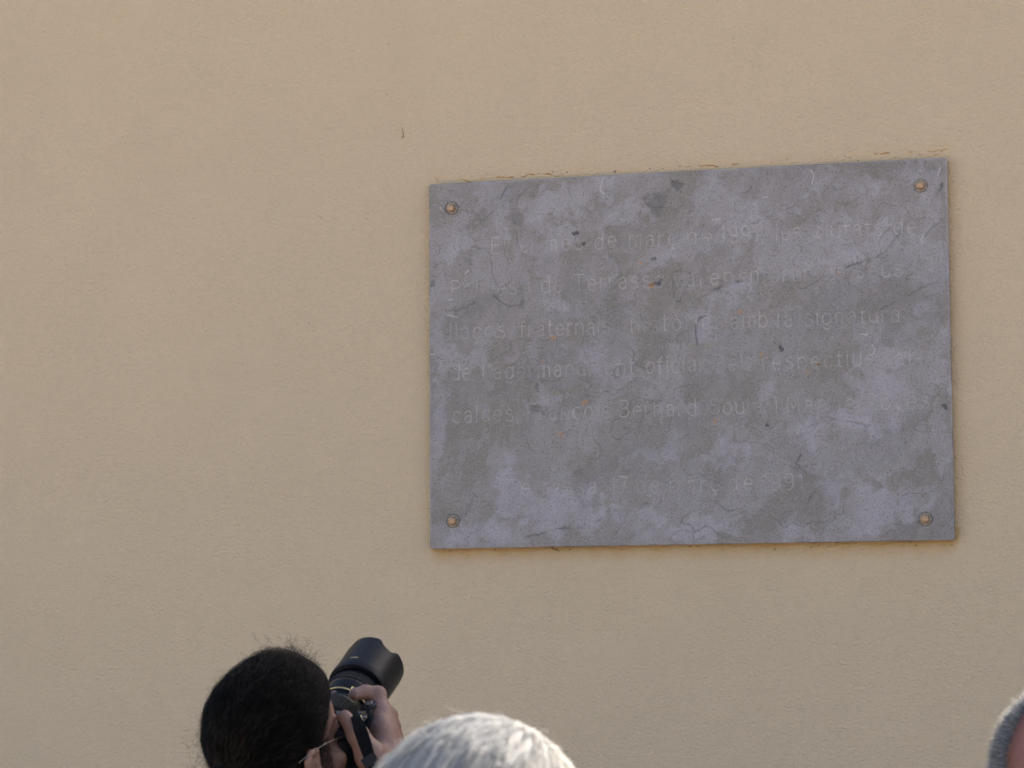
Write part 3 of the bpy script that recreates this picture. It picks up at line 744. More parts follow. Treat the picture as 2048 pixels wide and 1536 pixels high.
# ------------------------------------------------------------------ implicit surfaces for bodies
class Field:
    def __init__(s, xs, ys, zs):
        s.xs, s.ys, s.zs = (np.asarray(a, np.float32) for a in (xs, ys, zs))
        s.F = np.full((len(xs), len(ys), len(zs)), 0.2, np.float32)
    def win(s, lo, hi):
        r = []
        for ax, l, h in zip((s.xs, s.ys, s.zs), lo, hi):
            i0 = int(np.searchsorted(ax, l)); i1 = int(np.searchsorted(ax, h))
            if i1 - i0 < 1: return None
            r.append(slice(i0, i1))
        return tuple(r)
    def apply(s, lo, hi, fn, k=0.01, mode='u'):
        pad = k * 2 + 0.03
        w = s.win(np.asarray(lo) - pad, np.asarray(hi) + pad)
        if w is None: return
        X = s.xs[w[0]][:, None, None]; Y = s.ys[w[1]][None, :, None]; Z = s.zs[w[2]][None, None, :]
        d = fn(X, Y, Z).astype(np.float32); f = s.F[w]
        if mode == 'u':
            h = np.maximum(k - np.abs(f - d), 0) / k
            s.F[w] = np.minimum(f, d) - h * h * k * 0.25
        else:
            d = -d
            h = np.maximum(k - np.abs(f - d), 0) / k
            s.F[w] = np.maximum(f, d) + h * h * k * 0.25
    def ellipsoid(s, c, r, A=None, k=0.01, mode='u'):
        c = np.asarray(c, float); r = np.asarray(r, float)
        A = np.eye(3) if A is None else np.asarray(A)          # columns: the ellipsoid's axes in world
        ext = np.sqrt(((A * r) ** 2).sum(1))
        def fn(X, Y, Z):
            dx, dy, dz = X - c[0], Y - c[1], Z - c[2]
            k0 = 0; k1 = 0
            for i in range(3):
                q = dx * A[0, i] + dy * A[1, i] + dz * A[2, i]
                k0 = k0 + (q / r[i]) ** 2; k1 = k1 + (q / r[i] ** 2) ** 2
            k0 = np.sqrt(k0); k1 = np.sqrt(k1) + 1e-9
            return k0 * (k0 - 1) / k1
        s.apply(c - ext, c + ext, fn, k, mode)
    def cap(s, a, b, ra, rb=None, k=0.01, mode='u'):
        a = np.asarray(a, float); b = np.asarray(b, float); rb = ra if rb is None else rb
        R = max(ra, rb)
        ab = b - a; L2 = float(ab @ ab) + 1e-12
        def fn(X, Y, Z):
            t = np.clip(((X - a[0]) * ab[0] + (Y - a[1]) * ab[1] + (Z - a[2]) * ab[2]) / L2, 0, 1)
            d = np.sqrt((X - a[0] - t * ab[0]) ** 2 + (Y - a[1] - t * ab[1]) ** 2 + (Z - a[2] - t * ab[2]) ** 2)
            return d - (ra + (rb - ra) * t)
        s.apply(np.minimum(a, b) - R, np.maximum(a, b) + R, fn, k, mode)
    def cut(s, n, o, k=0.004):
        """keep the side the normal n points to"""
        n = np.asarray(n, float); o = np.asarray(o, float)
        X = s.xs[:, None, None]; Y = s.ys[None, :, None]; Z = s.zs[None, None, :]
        d = -(((X - o[0]) * n[0] + (Y - o[1]) * n[1] + (Z - o[2]) * n[2])).astype(np.float32)
        f = s.F; h = np.maximum(k - np.abs(f - d), 0) / k
        s.F = np.maximum(f, d) + h * h * k * 0.25
    def mesh(s, name):
        F = s.F; ins = F < 0
        nx, ny, nz = F.shape
        c = np.zeros((nx - 1, ny - 1, nz - 1), np.int8)
        for a_ in (0, 1):
            for b_ in (0, 1):
                for d_ in (0, 1): c += ins[a_:nx - 1 + a_, b_:ny - 1 + b_, d_:nz - 1 + d_]
        act = (c > 0) & (c < 8)
        I, J, K = np.nonzero(act)
        vid = np.full(act.shape, -1, np.int32); vid[I, J, K] = np.arange(len(I))
        acc = np.zeros((len(I), 3)); cnt = np.zeros(len(I))
        ax = (s.xs, s.ys, s.zs)
        cor = [(a_, b_, d_) for a_ in (0, 1) for b_ in (0, 1) for d_ in (0, 1)]
        val = {q: F[I + q[0], J + q[1], K + q[2]] for q in cor}
        pos = {q: np.stack([s.xs[I + q[0]], s.ys[J + q[1]], s.zs[K + q[2]]], 1) for q in cor}
        for p in cor:
            for d_ in range(3):
                if p[d_] == 0:
                    q = list(p); q[d_] = 1; q = tuple(q)
                    m_ = (val[p] < 0) != (val[q] < 0)
                    t = np.where(m_, val[p] / np.where(m_, val[p] - val[q], 1), 0)
                    acc += np.where(m_[:, None], pos[p] + (pos[q] - pos[p]) * t[:, None], 0); cnt += m_
        V = acc / cnt[:, None]
        Fs = []
        for d_, (u_, v_) in ((0, (1, 2)), (1, (2, 0)), (2, (0, 1))):
            sl0 = [slice(None)] * 3; sl1 = [slice(None)] * 3
            sl0[d_] = slice(0, -1); sl1[d_] = slice(1, None)
            A, B = ins[tuple(sl0)], ins[tuple(sl1)]
            E = np.stack(np.nonzero(A != B), 1)
            ok = (E[:, u_] > 0) & (E[:, v_] > 0) & (E[:, u_] < F.shape[u_] - 1) & (E[:, v_] < F.shape[v_] - 1)
            E = E[ok]
            fl_ = A[tuple(E.T)]
            def g(du, dv):
                e_ = E.copy(); e_[:, u_] -= du; e_[:, v_] -= dv
                return vid[tuple(e_.T)]
            q = np.stack([g(1, 1), g(0, 1), g(0, 0), g(1, 0)], 1)
            q[~fl_] = q[~fl_][:, ::-1]
            Fs.append(q)
        return np_mesh(name, V, np.concatenate(Fs), True)

def axis(lo, hi, fine, hf, hc):
    out = [lo]
    while out[-1] < hi:
        x = out[-1]
        d = min([0 if a_ <= x <= b_ else min(abs(x - a_), abs(x - b_)) for a_, b_ in fine] or [1])
        out.append(x + min(hc, hf + d * 0.25))
    return out

SKC, SKR = np.array([0, -.008, .043]), np.array([.072, .0905, .0845])     # skull of the person being built
class Head:
    """head frame: R right, Fd forward, U up, origin midway between the ears"""
    def __init__(s, c, fwd, roll=0.0, scale=1.0):
        s.c = np.asarray(c, float); s.F = np.asarray(fwd, float); s.F /= np.linalg.norm(s.F)
        r = np.cross(s.F, [0, 0, 1]); r /= np.linalg.norm(r)
        u = np.cross(r, s.F)
        s.R = r * math.cos(roll) + u * math.sin(roll); s.U = np.cross(s.R, s.F); s.s = scale
        s.A = np.column_stack([s.R, s.F, s.U])
    def p(s, x, y, z): return s.c + s.A @ (np.array([x, y, z]) * s.s)

def sculpt_head(f, h, k=0.012):
    S = h.s
    E = lambda c, r, k=0.012, m='u', A=None: f.ellipsoid(h.p(*c), np.array(r) * S, h.A if A is None else h.A @ A, k, m)
    Cp = lambda a, b, r0, r1=None, k=0.01, m='u': f.cap(h.p(*a), h.p(*b), r0 * S, None if r1 is None else r1 * S, k, m)
    E(SKC, SKR)
    E((0, .040, .050), (.060, .052, .060), .02)
    E((0, .040, -.030), (.057, .050, .078), .02)
    E((0, .052, -.082), (.040, .040, .030), .025)
    for q in (-1, 1):
        E((q * .046, .052, -.020), (.020, .026, .017), .015)                 # cheekbone
        Cp((q * .058, -.005, -.035), (q * .040, .045, -.082), .016, .018, .02)  # jaw line
        E((q * .031, .093, .004), (.017, .012, .012), .010, 'd')             # socket
        E((q * .031, .0785, .003), (.0125, .0125, .0115), .003)              # lid over eyeball
        # ear: rim, lobe, tragus
        ez = -.013
        rim = [(a0_, b0_, c0_ + ez) for a0_, b0_, c0_ in [(q * .073, .004, .018), (q * .081, -.002, .030), (q * .086, -.016, .032), (q * .087, -.026, .022), (q * .085, -.027, .004), (q * .080, -.018, -.014), (q * .076, -.006, -.028)]]
        for a_, b_ in zip(rim, rim[1:]): Cp(a_, b_, .0042, k=.004)
        E((q * .0775, -.010, .006 + ez), (.004, .016, .024), .006)
        E((q * .077, -.003, -.026 + ez), (.005, .008, .009), .005)
        E((q * .076, .004, -.004 + ez), (.004, .005, .007), .004)
        E((q * .0845, -.008, .002 + ez), (.006, .007, .011), .004, 'd')
    Cp((-.036, .083, .022), (.036, .083, .022), .010, .010, .014)            # brow
    Cp((0, .088, .012), (0, .110, -.028), .0075, .0115, .010)                # nose
    for q in (-1, 1): E((q * .011, .100, -.032), (.008, .010, .007), .006)
    Cp((-.018, .086, -.056), (.018, .086, -.056), .0065, k=.008)             # lips
    Cp((-.016, .085, -.066), (.016, .085, -.066), .0070, k=.008)
    Cp((-.022, .0965, -.061), (.022, .0965, -.061), .0016, k=.003, m='d')

def limb(f, pts, rad, k=0.02):
    for (a_, b_), (r0, r1) in zip(zip(pts, pts[1:]), zip(rad, rad[1:])): f.cap(a_, b_, r0, r1, k)

def hand(f, wrist, knuckle, palm_n, side, curl, S=1.0, thumb=None):
    """wrist -> knuckle direction; palm_n points out of the palm; side points to the thumb"""
    w = np.asarray(wrist, float); kn = np.asarray(knuckle, float)
    d = kn - w; d /= np.linalg.norm(d); n = np.asarray(palm_n, float); n -= d * (n @ d); n /= np.linalg.norm(n)
    sd = np.cross(d, n); sd *= np.sign(sd @ np.asarray(side, float)) or 1
    L = np.linalg.norm(kn - w)
    A = np.column_stack([sd, d, n])
    f.ellipsoid(w + d * L * .55, (.040 * S, L * .56, .015 * S), A, .012)
    lens = (.044, .046, .042, .034)
    for i in range(4):
        o = (1.5 - i) * .021 * S
        p0 = w + d * L * .35 + sd * o * .7; p1 = kn + sd * o - d * (.004, 0, .003, .010)[i]
        f.cap(p0, p1, .010 * S, .0098 * S, .008)
        p = p1; a_ = 0; ln = lens[i] * S
        for j in range(3):
            a_ += curl[j]
            dd = d * math.cos(a_) + n * math.sin(a_)
            q = p + dd * ln
            f.cap(p, q, (.0092, .0085, .0075)[j] * S, (.0085, .0076, .0066)[j] * S, .003)
            p = q; ln *= .68
    t = thumb or [w + d * .02 + sd * .022, w + d * .045 + sd * .045 + n * .014, w + d * .078 + sd * .048 + n * .030, w + d * .102 + sd * .040 + n * .038]
    limb(f, t, [.015 * S, .0115 * S, .0100 * S, .0075 * S], .008)

def standing(f, h, hip, feet, arms, S=1.0, body=True, cloth=0.0, parts='all'):
    """torso, legs, arms; cloth inflates"""
    g = cloth
    neck = h.p(0, -.030, -.055)
    sh = arms['sh']; mid = (sh[0] + sh[1]) / 2
    R = (sh[1] - sh[0]); R /= np.linalg.norm(R); U = np.array([0, 0, 1.0]); Fd = np.cross(U, R); A = np.column_stack([R, Fd, U])
    if parts in ('all', 'top'):
        if not g: f.cap(neck, mid + U * .0, .054, .058, .02)
        else: f.cap(neck * .25 + mid * .75 + U * .0, mid, .064, .075, .02)
        f.ellipsoid(mid - U * .02, (.175 + g, .085 + g, .07 + g), A, .05)
        f.ellipsoid((mid * .7 + hip * .3), (.165 + g, .115 + g, .19 + g), A, .06)
        f.ellipsoid((mid * .35 + hip * .65), (.145 + g, .105 + g, .18 + g), A, .06)
        for q in (0, 1):
            limb(f, [sh[q], arms['el'][q], arms['wr'][q]], [.056 + g, .043 + g, .029 + g * 1.2], .03)
    if parts in ('all', 'legs'):
        f.ellipsoid(hip, (.165 + g, .115 + g, .12 + g), A, .05)
        for q in (0, 1):
            s_ = (-1, 1)[q]
            hj = hip + R * s_ * .085 - U * .05
            an = feet[q] + U * .09
            kn = (hj + an) / 2 + Fd * .02
            limb(f, [hj, kn, an], [.085 + g, .056 + g, .040 + g * 1.6], .03)
    if parts == 'all':
        for q in (0, 1):
            f.cap(feet[q] + U * .05 - Fd * .03, feet[q] + U * .04 + Fd * .12, .040, .034, .03)

def shoes(parent, feet, Fd):
    for q in (0, 1):
        bm = bmesh.new()
        R = np.cross(Fd, [0, 0, 1.0])
        sta = [(-.075, .026, .06), (-.06, .036, .088), (0, .038, .10), (.06, .044, .075), (.12, .048, .06), (.17, .040, .05), (.20, .022, .032)]
        rings = []
        for (y, wd, ht) in sta:
            rings.append([bm.verts.new(Vector(feet[q] + Fd * y + R * wd * cx_ + np.array([0, 0, 1.0]) * (ht * cz_ + .004))) for cx_, cz_ in
                          ((-1, 0), (-1.05, .25), (-.9, .7), (-.45, 1), (0, 1.05), (.45, 1), (.9, .7), (1.05, .25), (1, 0))])
        for a_, b_ in zip(rings, rings[1:]):
            for i in range(9): bm.faces.new((a_[i], a_[(i + 1) % 9], b_[(i + 1) % 9], b_[i]))
        bm.faces.new(rings[0]); bm.faces.new(rings[-1])
        link('shoe', bm_mesh(bm, 'shoe', True), parent=parent, mat=M_SHOE)

def strands(name, paths, rad, mat, parent):
    """paths: (N, n, 3)"""
    N, n, _ = paths.shape
    hc = bpy.data.hair_curves.new(name)
    hc.add_curves([n] * N)
    hc.attributes['position'].data.foreach_set('vector', paths.astype(np.float32).ravel())
    ra = hc.attributes.get('radius') or hc.attributes.new('radius', 'FLOAT', 'POINT')
    t = np.linspace(0, 1, n)
    r = np.broadcast_to(np.asarray(rad).reshape(-1, 1) * (1 - 0.75 * t ** 2)[None], (N, n))
    ra.data.foreach_set('value', np.ascontiguousarray(r, np.float32).ravel())
    hc.materials.append(mat)
    o = link(name, hc, parent=parent, kind='stuff')
    return o

def smooth_noise(P, f, seed):
    r = np.random.default_rng(seed); out = np.zeros(P.shape)
    for k in range(5):
        d = r.normal(size=(3, 3)) * f * (1 + k * .7); ph = r.random(3) * 6.28
        out += np.sin(P @ d + ph) / (1 + k * .6)
    return out / 2.2

# ---------------------------------------------------------------- the photographer
D1 = 4.0
fwd1 = vec(math.sin(math.radians(45)) * math.cos(math.radians(17)), math.cos(math.radians(45)) * math.cos(math.radians(17)), math.sin(math.radians(17)))
h1 = Head(px(563, 1516, D1), fwd1, roll=math.radians(-3), scale=0.965)
# the DSLR's own frame
Ld = vec(.326, .785, .526); Ld /= np.linalg.norm(Ld)
Rc = np.cross(Ld, [0, 0, 1]); Rc /= np.linalg.norm(Rc); Uc = np.cross(Rc, Ld)
rear = px(713, 1383, 4.18)                       # centre of the hood's rear rim
mount = rear - Ld * 0.112
def cp(x, y, z): return mount + Rc * x + Uc * y + Ld * z
# person -------------------------------------------------------------
yaw_b = math.radians(28)
Fb = vec(math.sin(yaw_b), math.cos(yaw_b), 0); Rb = np.cross(Fb, [0, 0, 1.0])
base1 = h1.c - Fb * 0.05; base1[2] = 0
mid = np.array([base1[0], base1[1], h1.c[2] - 0.215])
shL, shR = mid - Rb * .175, mid + Rb * .175
hip = np.array([base1[0], base1[1], 0.86]) - Fb * .02
WR = px(778, 1566, 4.035); ELR = WR + vec(.13, -.09, -.235)
shR = shR + vec(.0, .0, .02)
WL = cp(-.01, -.125, .045); ELL = WL + vec(-.10, -.02, -.24)
feet1 = [base1 - Rb * .12 + Fb * .03, base1 + Rb * .13 - Fb * .02]
arms1 = dict(sh=[shL, shR], el=[ELL, ELR], wr=[WL, WR])

def body_grid(h, lo, hi, extra=()):
    fx = [(h.c[0] - .12, h.c[0] + .12)] + [(e_[0] - .09, e_[0] + .09) for e_ in extra]
    fy = [(h.c[1] - .13, h.c[1] + .13)] + [(e_[1] - .08, e_[1] + .08) for e_ in extra]
    fz = [(h.c[2] - .13, h.c[2] + .17)] + [(e_[2] - .09, e_[2] + .12) for e_ in extra]
    return Field(axis(lo[0], hi[0], fx, .0027, .014), axis(lo[1], hi[1], fy, .0027, .014), axis(lo[2], hi[2], fz, .0027, .016))

RH = (px(755, 1460, 4.06),)
f = body_grid(h1, base1 + [-.42, -.36, -.01], base1 + [.50, .50, 1.85], RH)
standing(f, h1, hip, feet1, arms1)
sculpt_head(f, h1)
# right hand round the grip: back of the hand towards the viewer's right
gd_ = 4.05
MC = [px(761, 1432, 4.085), px(766, 1450, 4.077), px(769, 1468, 4.068), px(770, 1486, 4.058)]        # knuckles, index to little finger
PIPs = px(757, 1390, 4.100); DIPs = px(731, 1384, 4.095); TIPs = px(710, 1389, 4.085)
wrist = WR
f.ellipsoid((MC[1] * .5 + wrist * .5) , (.021, .050, .030), np.column_stack([
    (lambda a_: a_)(np.cross((MC[1] - wrist) / np.linalg.norm(MC[1] - wrist), VF) ), (MC[1] - wrist) / np.linalg.norm(MC[1] - wrist), VF]), .02)
for i, m_ in enumerate(MC):
    f.cap(wrist * .75 + m_ * .25 + vec(0, 0, 0), m_, .019, .0115, .012)
limb(f, [MC[0], PIPs, DIPs, TIPs], [.0130, .0112, .0100, .0092], .004)
f.cap(MC[0], MC[3], .0150, .0150, .02)
# middle, ring and little finger fold forward round the grip
for i, (m_, yy) in enumerate(zip(MC[1:], (-.002, -.021, -.040))):
    p1 = m_; p2 = cp(.078, yy, .050); p3 = cp(.066, yy - .001, .062); p4 = cp(.052, yy - .002, .056)
    limb(f, [p1, p2, p3, p4], [.0112, .0096, .0088, .0078], .010)
# thumb along the camera's back, pointing up to the eyepiece
TH_ = [wrist * .8 + MC[2] * .2 + vec(-.012, -.01, 0), px(741, 1512, 3.985), px(716, 1470, 3.985), px(690, 1434, 4.0)]
limb(f, TH_, [.022, .0175, .0135, .0100], .012)
f.cap(TH_[1], MC[1] * .5 + wrist * .5, .014, .014, .02)
f.ellipsoid(px(757, 1383, 4.098), (.004, .004, .004), None, .012)
# left hand under the lens
hand(f, WL, cp(.0, -.052, .085), Uc + Rc * .1, -Rc, (.35, .7, .6))
limb(f, [WL, WL + (WL - ELL) * .08], [.029, .028], .02)
bm_me = f.mesh('body')
co = np.empty(len(bm_me.vertices) * 3, np.float32); bm_me.vertices.foreach_get('co', co); co = co.reshape(-1, 3)
loc = (co - h1.c) @ h1.A
brd = np.clip((-.022 - loc[:, 2] + .25 * (loc[:, 1] < .02) * 0) / .02, 0, 1) * np.clip((loc[:, 1] + .012) / .02, 0, 1) * (np.abs(loc[:, 0]) < .09) * (loc[:, 2] > -.14) * (loc[:, 1] < .12)
at = bm_me.attributes.new('beard', 'FLOAT', 'POINT'); at.data.foreach_set('value', brd.astype(np.float32))
person1 = link('person', None, label='dark-haired person with ponytail and thin glasses aiming a black camera upward', cat='person')
link('body', bm_me, parent=person1, mat=M_SKIN1)
fc = Field(axis(base1[0] - .45, base1[0] + .55, [], .012, .012), axis(base1[1] - .4, base1[1] + .5, [], .012, .012), axis(.55, 1.6, [], .012, .012))
arms_c = dict(sh=[shL, shR], el=[ELL, ELR], wr=[WL * .94 + ELL * .06, WR * .8 + ELR * .2])
standing(fc, h1, hip, feet1, arms_c, cloth=.014, parts='top')
link('jacket', fc.mesh('jacket'), parent=person1, mat=M_JACKET)
fc = Field(axis(base1[0] - .35, base1[0] + .35, [], .014, .014), axis(base1[1] - .3, base1[1] + .3, [], .014, .014), axis(.05, 1.05, [], .014, .014))
standing(fc, h1, hip, feet1, arms1, cloth=.013, parts='legs')
link('trousers', fc.mesh('trousers'), parent=person1, mat=M_DENIM)
shoes(person1, feet1, Fb)

# hair mass: combed back to a tied tail
KN = np.array([.004, -.104, .006])                  # the tie, in head coordinates
hf = Field(axis(h1.c[0] - .2, h1.c[0] + .2, [], .004, .004), axis(h1.c[1] - .2, h1.c[1] + .2, [], .004, .004), axis(h1.c[2] - .22, h1.c[2] + .2, [], .004, .004))
def hair_cap(hf, h, th, top=0.0):
    hf.ellipsoid(h.p(*(SKC + [0, -.002, .003])), (SKR + [th, th, th + top]) * h.s, h.A, .01)
    hf.ellipsoid(h.p(0, .028, .062), (np.array([.058, .050, .058]) + th) * h.s, h.A, .02)
hair_cap(hf, h1, .005, .006)
hf.ellipsoid(h1.p(.006, .034, .086), np.array([.054, .054, .050]), h1.A, .03)
hf.cut(h1.A @ np.array([0, -.80, .60]) / 1.0, h1.p(0, .022, .020), .008)      # hairline: temple to brow
hf.ellipsoid(h1.p(.076, -.012, -.020), np.array([.022, .024, .030]), h1.A, .006, 'd')
hf.ellipsoid(h1.p(-.076, -.012, -.020), np.array([.022, .024, .030]), h1.A, .006, 'd')
hf.ellipsoid(h1.p(*KN), (.022, .020, .020), h1.A, .02)
# the tail behind the neck
tl = [h1.p(*KN), h1.p(0, -.135, -.01), h1.p(-.004, -.145, -.06), h1.p(.0, -.140, -.13), h1.p(.004, -.130, -.19)]
limb(hf, tl, [.018, .024, .026, .020, .006], .02)
hair1 = link('hair', hf.mesh('hair'), parent=person1, mat=M_CAPB)
# the front is combed up before it goes back
PU = np.array([.10, .60, .79]); PU /= np.linalg.norm(PU); POUF = .019
def ell_pt(dirs, th, top):
    c = SKC + [0, -.002, .003]; r = SKR + [th, th, th + top]
    k = 1 / np.sqrt(((dirs / r) ** 2).sum(-1, keepdims=True))
    if POUF: k = k + POUF * np.clip((dirs @ PU)[..., None], 0, 1) ** 4
    return np.array(c) + dirs * k
def combed(N, seed, th, jit, lift=0.0):
    r = np.random.default_rng(seed)
    d = r.normal(size=(N * 4, 3)); d /= np.linalg.norm(d, axis=1, keepdims=True)
    p = ell_pt(d, 0, 0)
    # keep roots above the hairline and off the ears
    ok = ((p - [0, .026, .020]) @ np.array([0, -.80, .60]) > 0) & (p[:, 2] > -.035) & ~((np.abs(p[:, 0]) > .055) & (np.hypot(p[:, 1] + .012, p[:, 2] + .020) < .026))
    d = d[ok][:N]; N = len(d)
    n = 12; t = np.linspace(0, 1, n)[None, :, None]
    kd = KN - (SKC + [0, -.002, .003]); kd /= np.linalg.norm(kd)
    kd = kd[None] + r.normal(size=(N, 3)) * .05
    om = np.arccos(np.clip((d * kd).sum(-1) / np.linalg.norm(kd, axis=1), -1, 1))[:, None, None]
    L = r.uniform(.55, 1.0, (N, 1, 1))
    tt = t * L
    dd = (np.sin((1 - tt) * om) * d[:, None] + np.sin(tt * om) * kd[:, None]) / np.maximum(np.sin(om), .05)
    dd /= np.linalg.norm(dd, axis=-1, keepdims=True)
    lyr = r.uniform(.2, 1.0, (N, 1, 1)) * th * np.minimum(1, t * 6)
    P = ell_pt(dd, 0, 0) + dd * (lyr + .004 * t * (dd[..., 2:3] > .5))
    ph = smooth_noise(P, 60, seed + 1) * jit * np.minimum(1, t * 3)
    wob = r.normal(size=(N, 1, 3)) * jit * 1.2 * np.sin(t * 3.1)
    P = P + ph + wob + lift * dd * t * r.random((N, 1, 1)) ** 3
    return h1.c + P @ h1.A.T
strands('hair_strands', combed(16000, 5, .0105, .0022), .00011, M_HAIRB, hair1)
# flyaways
def flyaways(N, seed):
    r = np.random.default_rng(seed)
    d = r.normal(size=(N * 6, 3)) * [.9, 1.0, 1.0] + [0, -.1, .35]; d /= np.linalg.norm(d, axis=1, keepdims=True)
    p = ell_pt(d, .010, .005)
    ok = ((p - [0, .026, .020]) @ np.array([0, -.80, .60]) > .004) & (p[:, 2] > -.05)
    d, p = d[ok][:N], p[ok][:N]; N = len(d)
    n = 10; t = np.linspace(0, 1, n)[None, :, None]
    kd = KN - p; kd /= np.linalg.norm(kd, axis=1, keepdims=True)
    Ln = r.uniform(.015, .055, (N, 1, 1)) * np.where(r.random((N, 1, 1)) < .12, 1.3, 1)
    out = r.uniform(.05, .75, (N, 1, 1)) ** 1.7
    side = r.normal(size=(N, 3)); side = side[:, None]
    P = p[:, None] + Ln * t * (kd[:, None] * (1 - out * .8) + d[:, None] * out) + side * Ln * .16 * np.sin(t * r.uniform(3, 9, (N, 1, 1)) + r.random((N, 1, 1)) * 6) * t + d[:, None] * -.25 * Ln * t ** 2 * out
    return h1.c + P @ h1.A.T
strands('flyaway_hair', flyaways(4500, 12), .00012, M_HAIRBF, hair1)
# curls at the crown and wisps behind the neck
def tuft(c, N, L, spread, seed, dirn, curl=2.0):
    r = np.random.default_rng(seed); n = 14; t = np.linspace(0, 1, n)[None, :, None]
    root = np.asarray(c)[None] + r.normal(size=(N, 3)) * spread
    d = np.asarray(dirn)[None] + r.normal(size=(N, 3)) * .5; d /= np.linalg.norm(d, axis=1, keepdims=True)
    s1 = np.cross(d, r.normal(size=(N, 3))); s1 /= np.linalg.norm(s1, axis=1, keepdims=True); s2 = np.cross(d, s1)
    Ln = r.uniform(.4, 1, (N, 1, 1)) * L; w = r.uniform(.6, 1.4, (N, 1, 1)) * curl * 6.28
    P = root[:, None] + d[:, None] * Ln * t + (s1[:, None] * np.sin(w * t) + s2[:, None] * (1 - np.cos(w * t))) * Ln * .16
    return h1.c + P @ h1.A.T
T1 = np.concatenate([tuft((.03, .035, .146), 90, .018, .010, 1, (0, -.2, 1.0), 1.1), tuft((.045, .045, .128), 70, .017, .012, 2, (.3, .2, 1), 1.0), tuft((.0, .01, .146), 70, .017, .012, 6, (-.3, -.3, 1), 1.0),
                     tuft((-.03, -.112, -.03), 120, .05, .012, 3, (-.5, -.5, -.9), .8), tuft((-.052, -.086, .0), 110, .045, .014, 4, (-.8, -.5, -.5), .8), tuft((-.060, -.070, .04), 50, .030, .012, 8, (-.7, -.5, .1), .8)])
strands('loose_curls', T1, .00014, M_HAIRBF, hair1)
# sideburn strands
r = np.random.default_rng(44); N = 700
root = np.stack([.0655 + 0 * r.random(N), r.uniform(.012, .034, N), r.uniform(-.045, .03, N)], 1)
root[:, 0] = .064 + .004 * (root[:, 2] > -.02)
t = np.linspace(0, 1, 6)[None, :, None]
P = root[:, None] + t * np.array([.004, -.004, -.012]) * r.uniform(.5, 1.3, (N, 1, 1)) + r.normal(size=(N, 1, 3)) * .002 * t
strands('sideburn', h1.c + np.concatenate([P, P * [-1, 1, 1]]) @ h1.A.T, .0001, M_HAIRB, hair1)
r = np.random.default_rng(45)
# hair tie
bm = bmesh.new(); lathe(bm, [(.016, -.004), (.020, -.003), (.021, 0), (.020, .003), (.016, .004)], 24)
tie = link('hair_tie', bm_mesh(bm, 'hair_tie', True), parent=hair1, mat=M_STRAPM)
tie.matrix_world = frame(h1.R, h1.U, -h1.F, h1.p(0, -.126, .002))

# glasses ------------------------------------------------------------
gl = link('glasses', None, parent=person1)
def hp(*q): return h1.p(*q)
for q in (-1, 1):
    arm = [hp(q * .0850, -.040, .012), hp(q * .0868, -.026, .017), hp(q * .0868, -.010, .020), hp(q * .0835, .015, .022), hp(q * .080, .04, .021), hp(q * .075, .075, .017), hp(q * .068, .096, .013), hp(q * .060, .101, .010)]
    link('temple', tube_mesh('temple', arm, [.0011, .0013, .0011, .0008, .0008, .0008, .0009, .0010], 8), parent=gl, mat=M_METAL)
    link('hinge', tube_mesh('hinge', [hp(q * .0845, .008, .0213), hp(q * .0828, .020, .0218)], .0018, 8), parent=gl, mat=M_METAL)
    rim = []
    for i in range(25):
        t = 2 * math.pi * i / 24
        rim.append(hp(q * .033 + .026 * math.cos(t), .101 - .05 * abs(q * .033 + .026 * math.cos(t)) ** 1.6 , .002 + .016 * math.sin(t)))
    link('rim', tube_mesh('rim', rim, .0006, 6), parent=gl, mat=M_METAL)
    bm = bmesh.new(); vs = [bm.verts.new(Vector(p)) for p in rim[:-1]]; bm.faces.new(vs)
    t = NT('spectacle_lens'); t.b.inputs['Transmission Weight'].default_value = 1; t.b.inputs['Roughness'].default_value = 0.02; t.b.inputs['IOR'].default_value = 1.1
    link('lens', bm_mesh(bm, 'lens'), parent=gl, mat=t.m)
link('bridge', tube_mesh('bridge', [hp(-.008, .103, .008), hp(0, .108, .010), hp(.008, .103, .008)], .0008, 6), parent=gl, mat=M_METAL)

# ------------------------------------------------------------------ the DSLR
dslr = link('camera', None, label='black reflex camera with petal lens hood held by the dark-haired person', cat='camera')
dslr.matrix_world = frame(Rc, Uc, -Ld, mount)      # local -Z points out of the lens
def rounded(name, size, loc, bev, mat, seg=3, taper=None):
    bm = bmesh.new(); bmesh.ops.create_cube(bm, size=1)
    for v in bm.verts:
        v.co = Vector((v.co.x * size[0], v.co.y * size[1], v.co.z * size[2]))
        if taper and v.co.y > 0: v.co.x *= taper[0]; v.co.z *= taper[1]
        v.co += Vector(loc)
    bmesh.ops.bevel(bm, geom=bm.edges[:], offset=bev, segments=seg, affect='EDGES')
    return link(name, bm_mesh(bm, name, True), parent=dslr, mat=mat)
rounded('body', (.142, .084, .050), (.000, -.008, .028), .012, M_BLACK)
rounded('grip', (.034, .080, .048), (.066, -.010, -.020), .014, M_RUBBER)
rounded('prism_housing', (.060, .040, .070), (-.004, .046, .018), .010, M_BLACK, taper=(.6, .75))
rounded('top_plate', (.058, .012, .044), (.048, .037, .024), .005, M_BLACKG)
rounded('status_window', (.034, .003, .020), (.050, .0445, .030), .001, M_GLASS)
rounded('hot_shoe', (.020, .004, .018), (-.004, .0675, .018), .001, M_METAL)
eyec = rounded('eyecup', (.036, .026, .014), (-.004, .047, .060), .005, M_RUBBER)
rounded('rear_screen', (.074, .054, .003), (-.012, -.014, .0545), .001, M_GLASS)
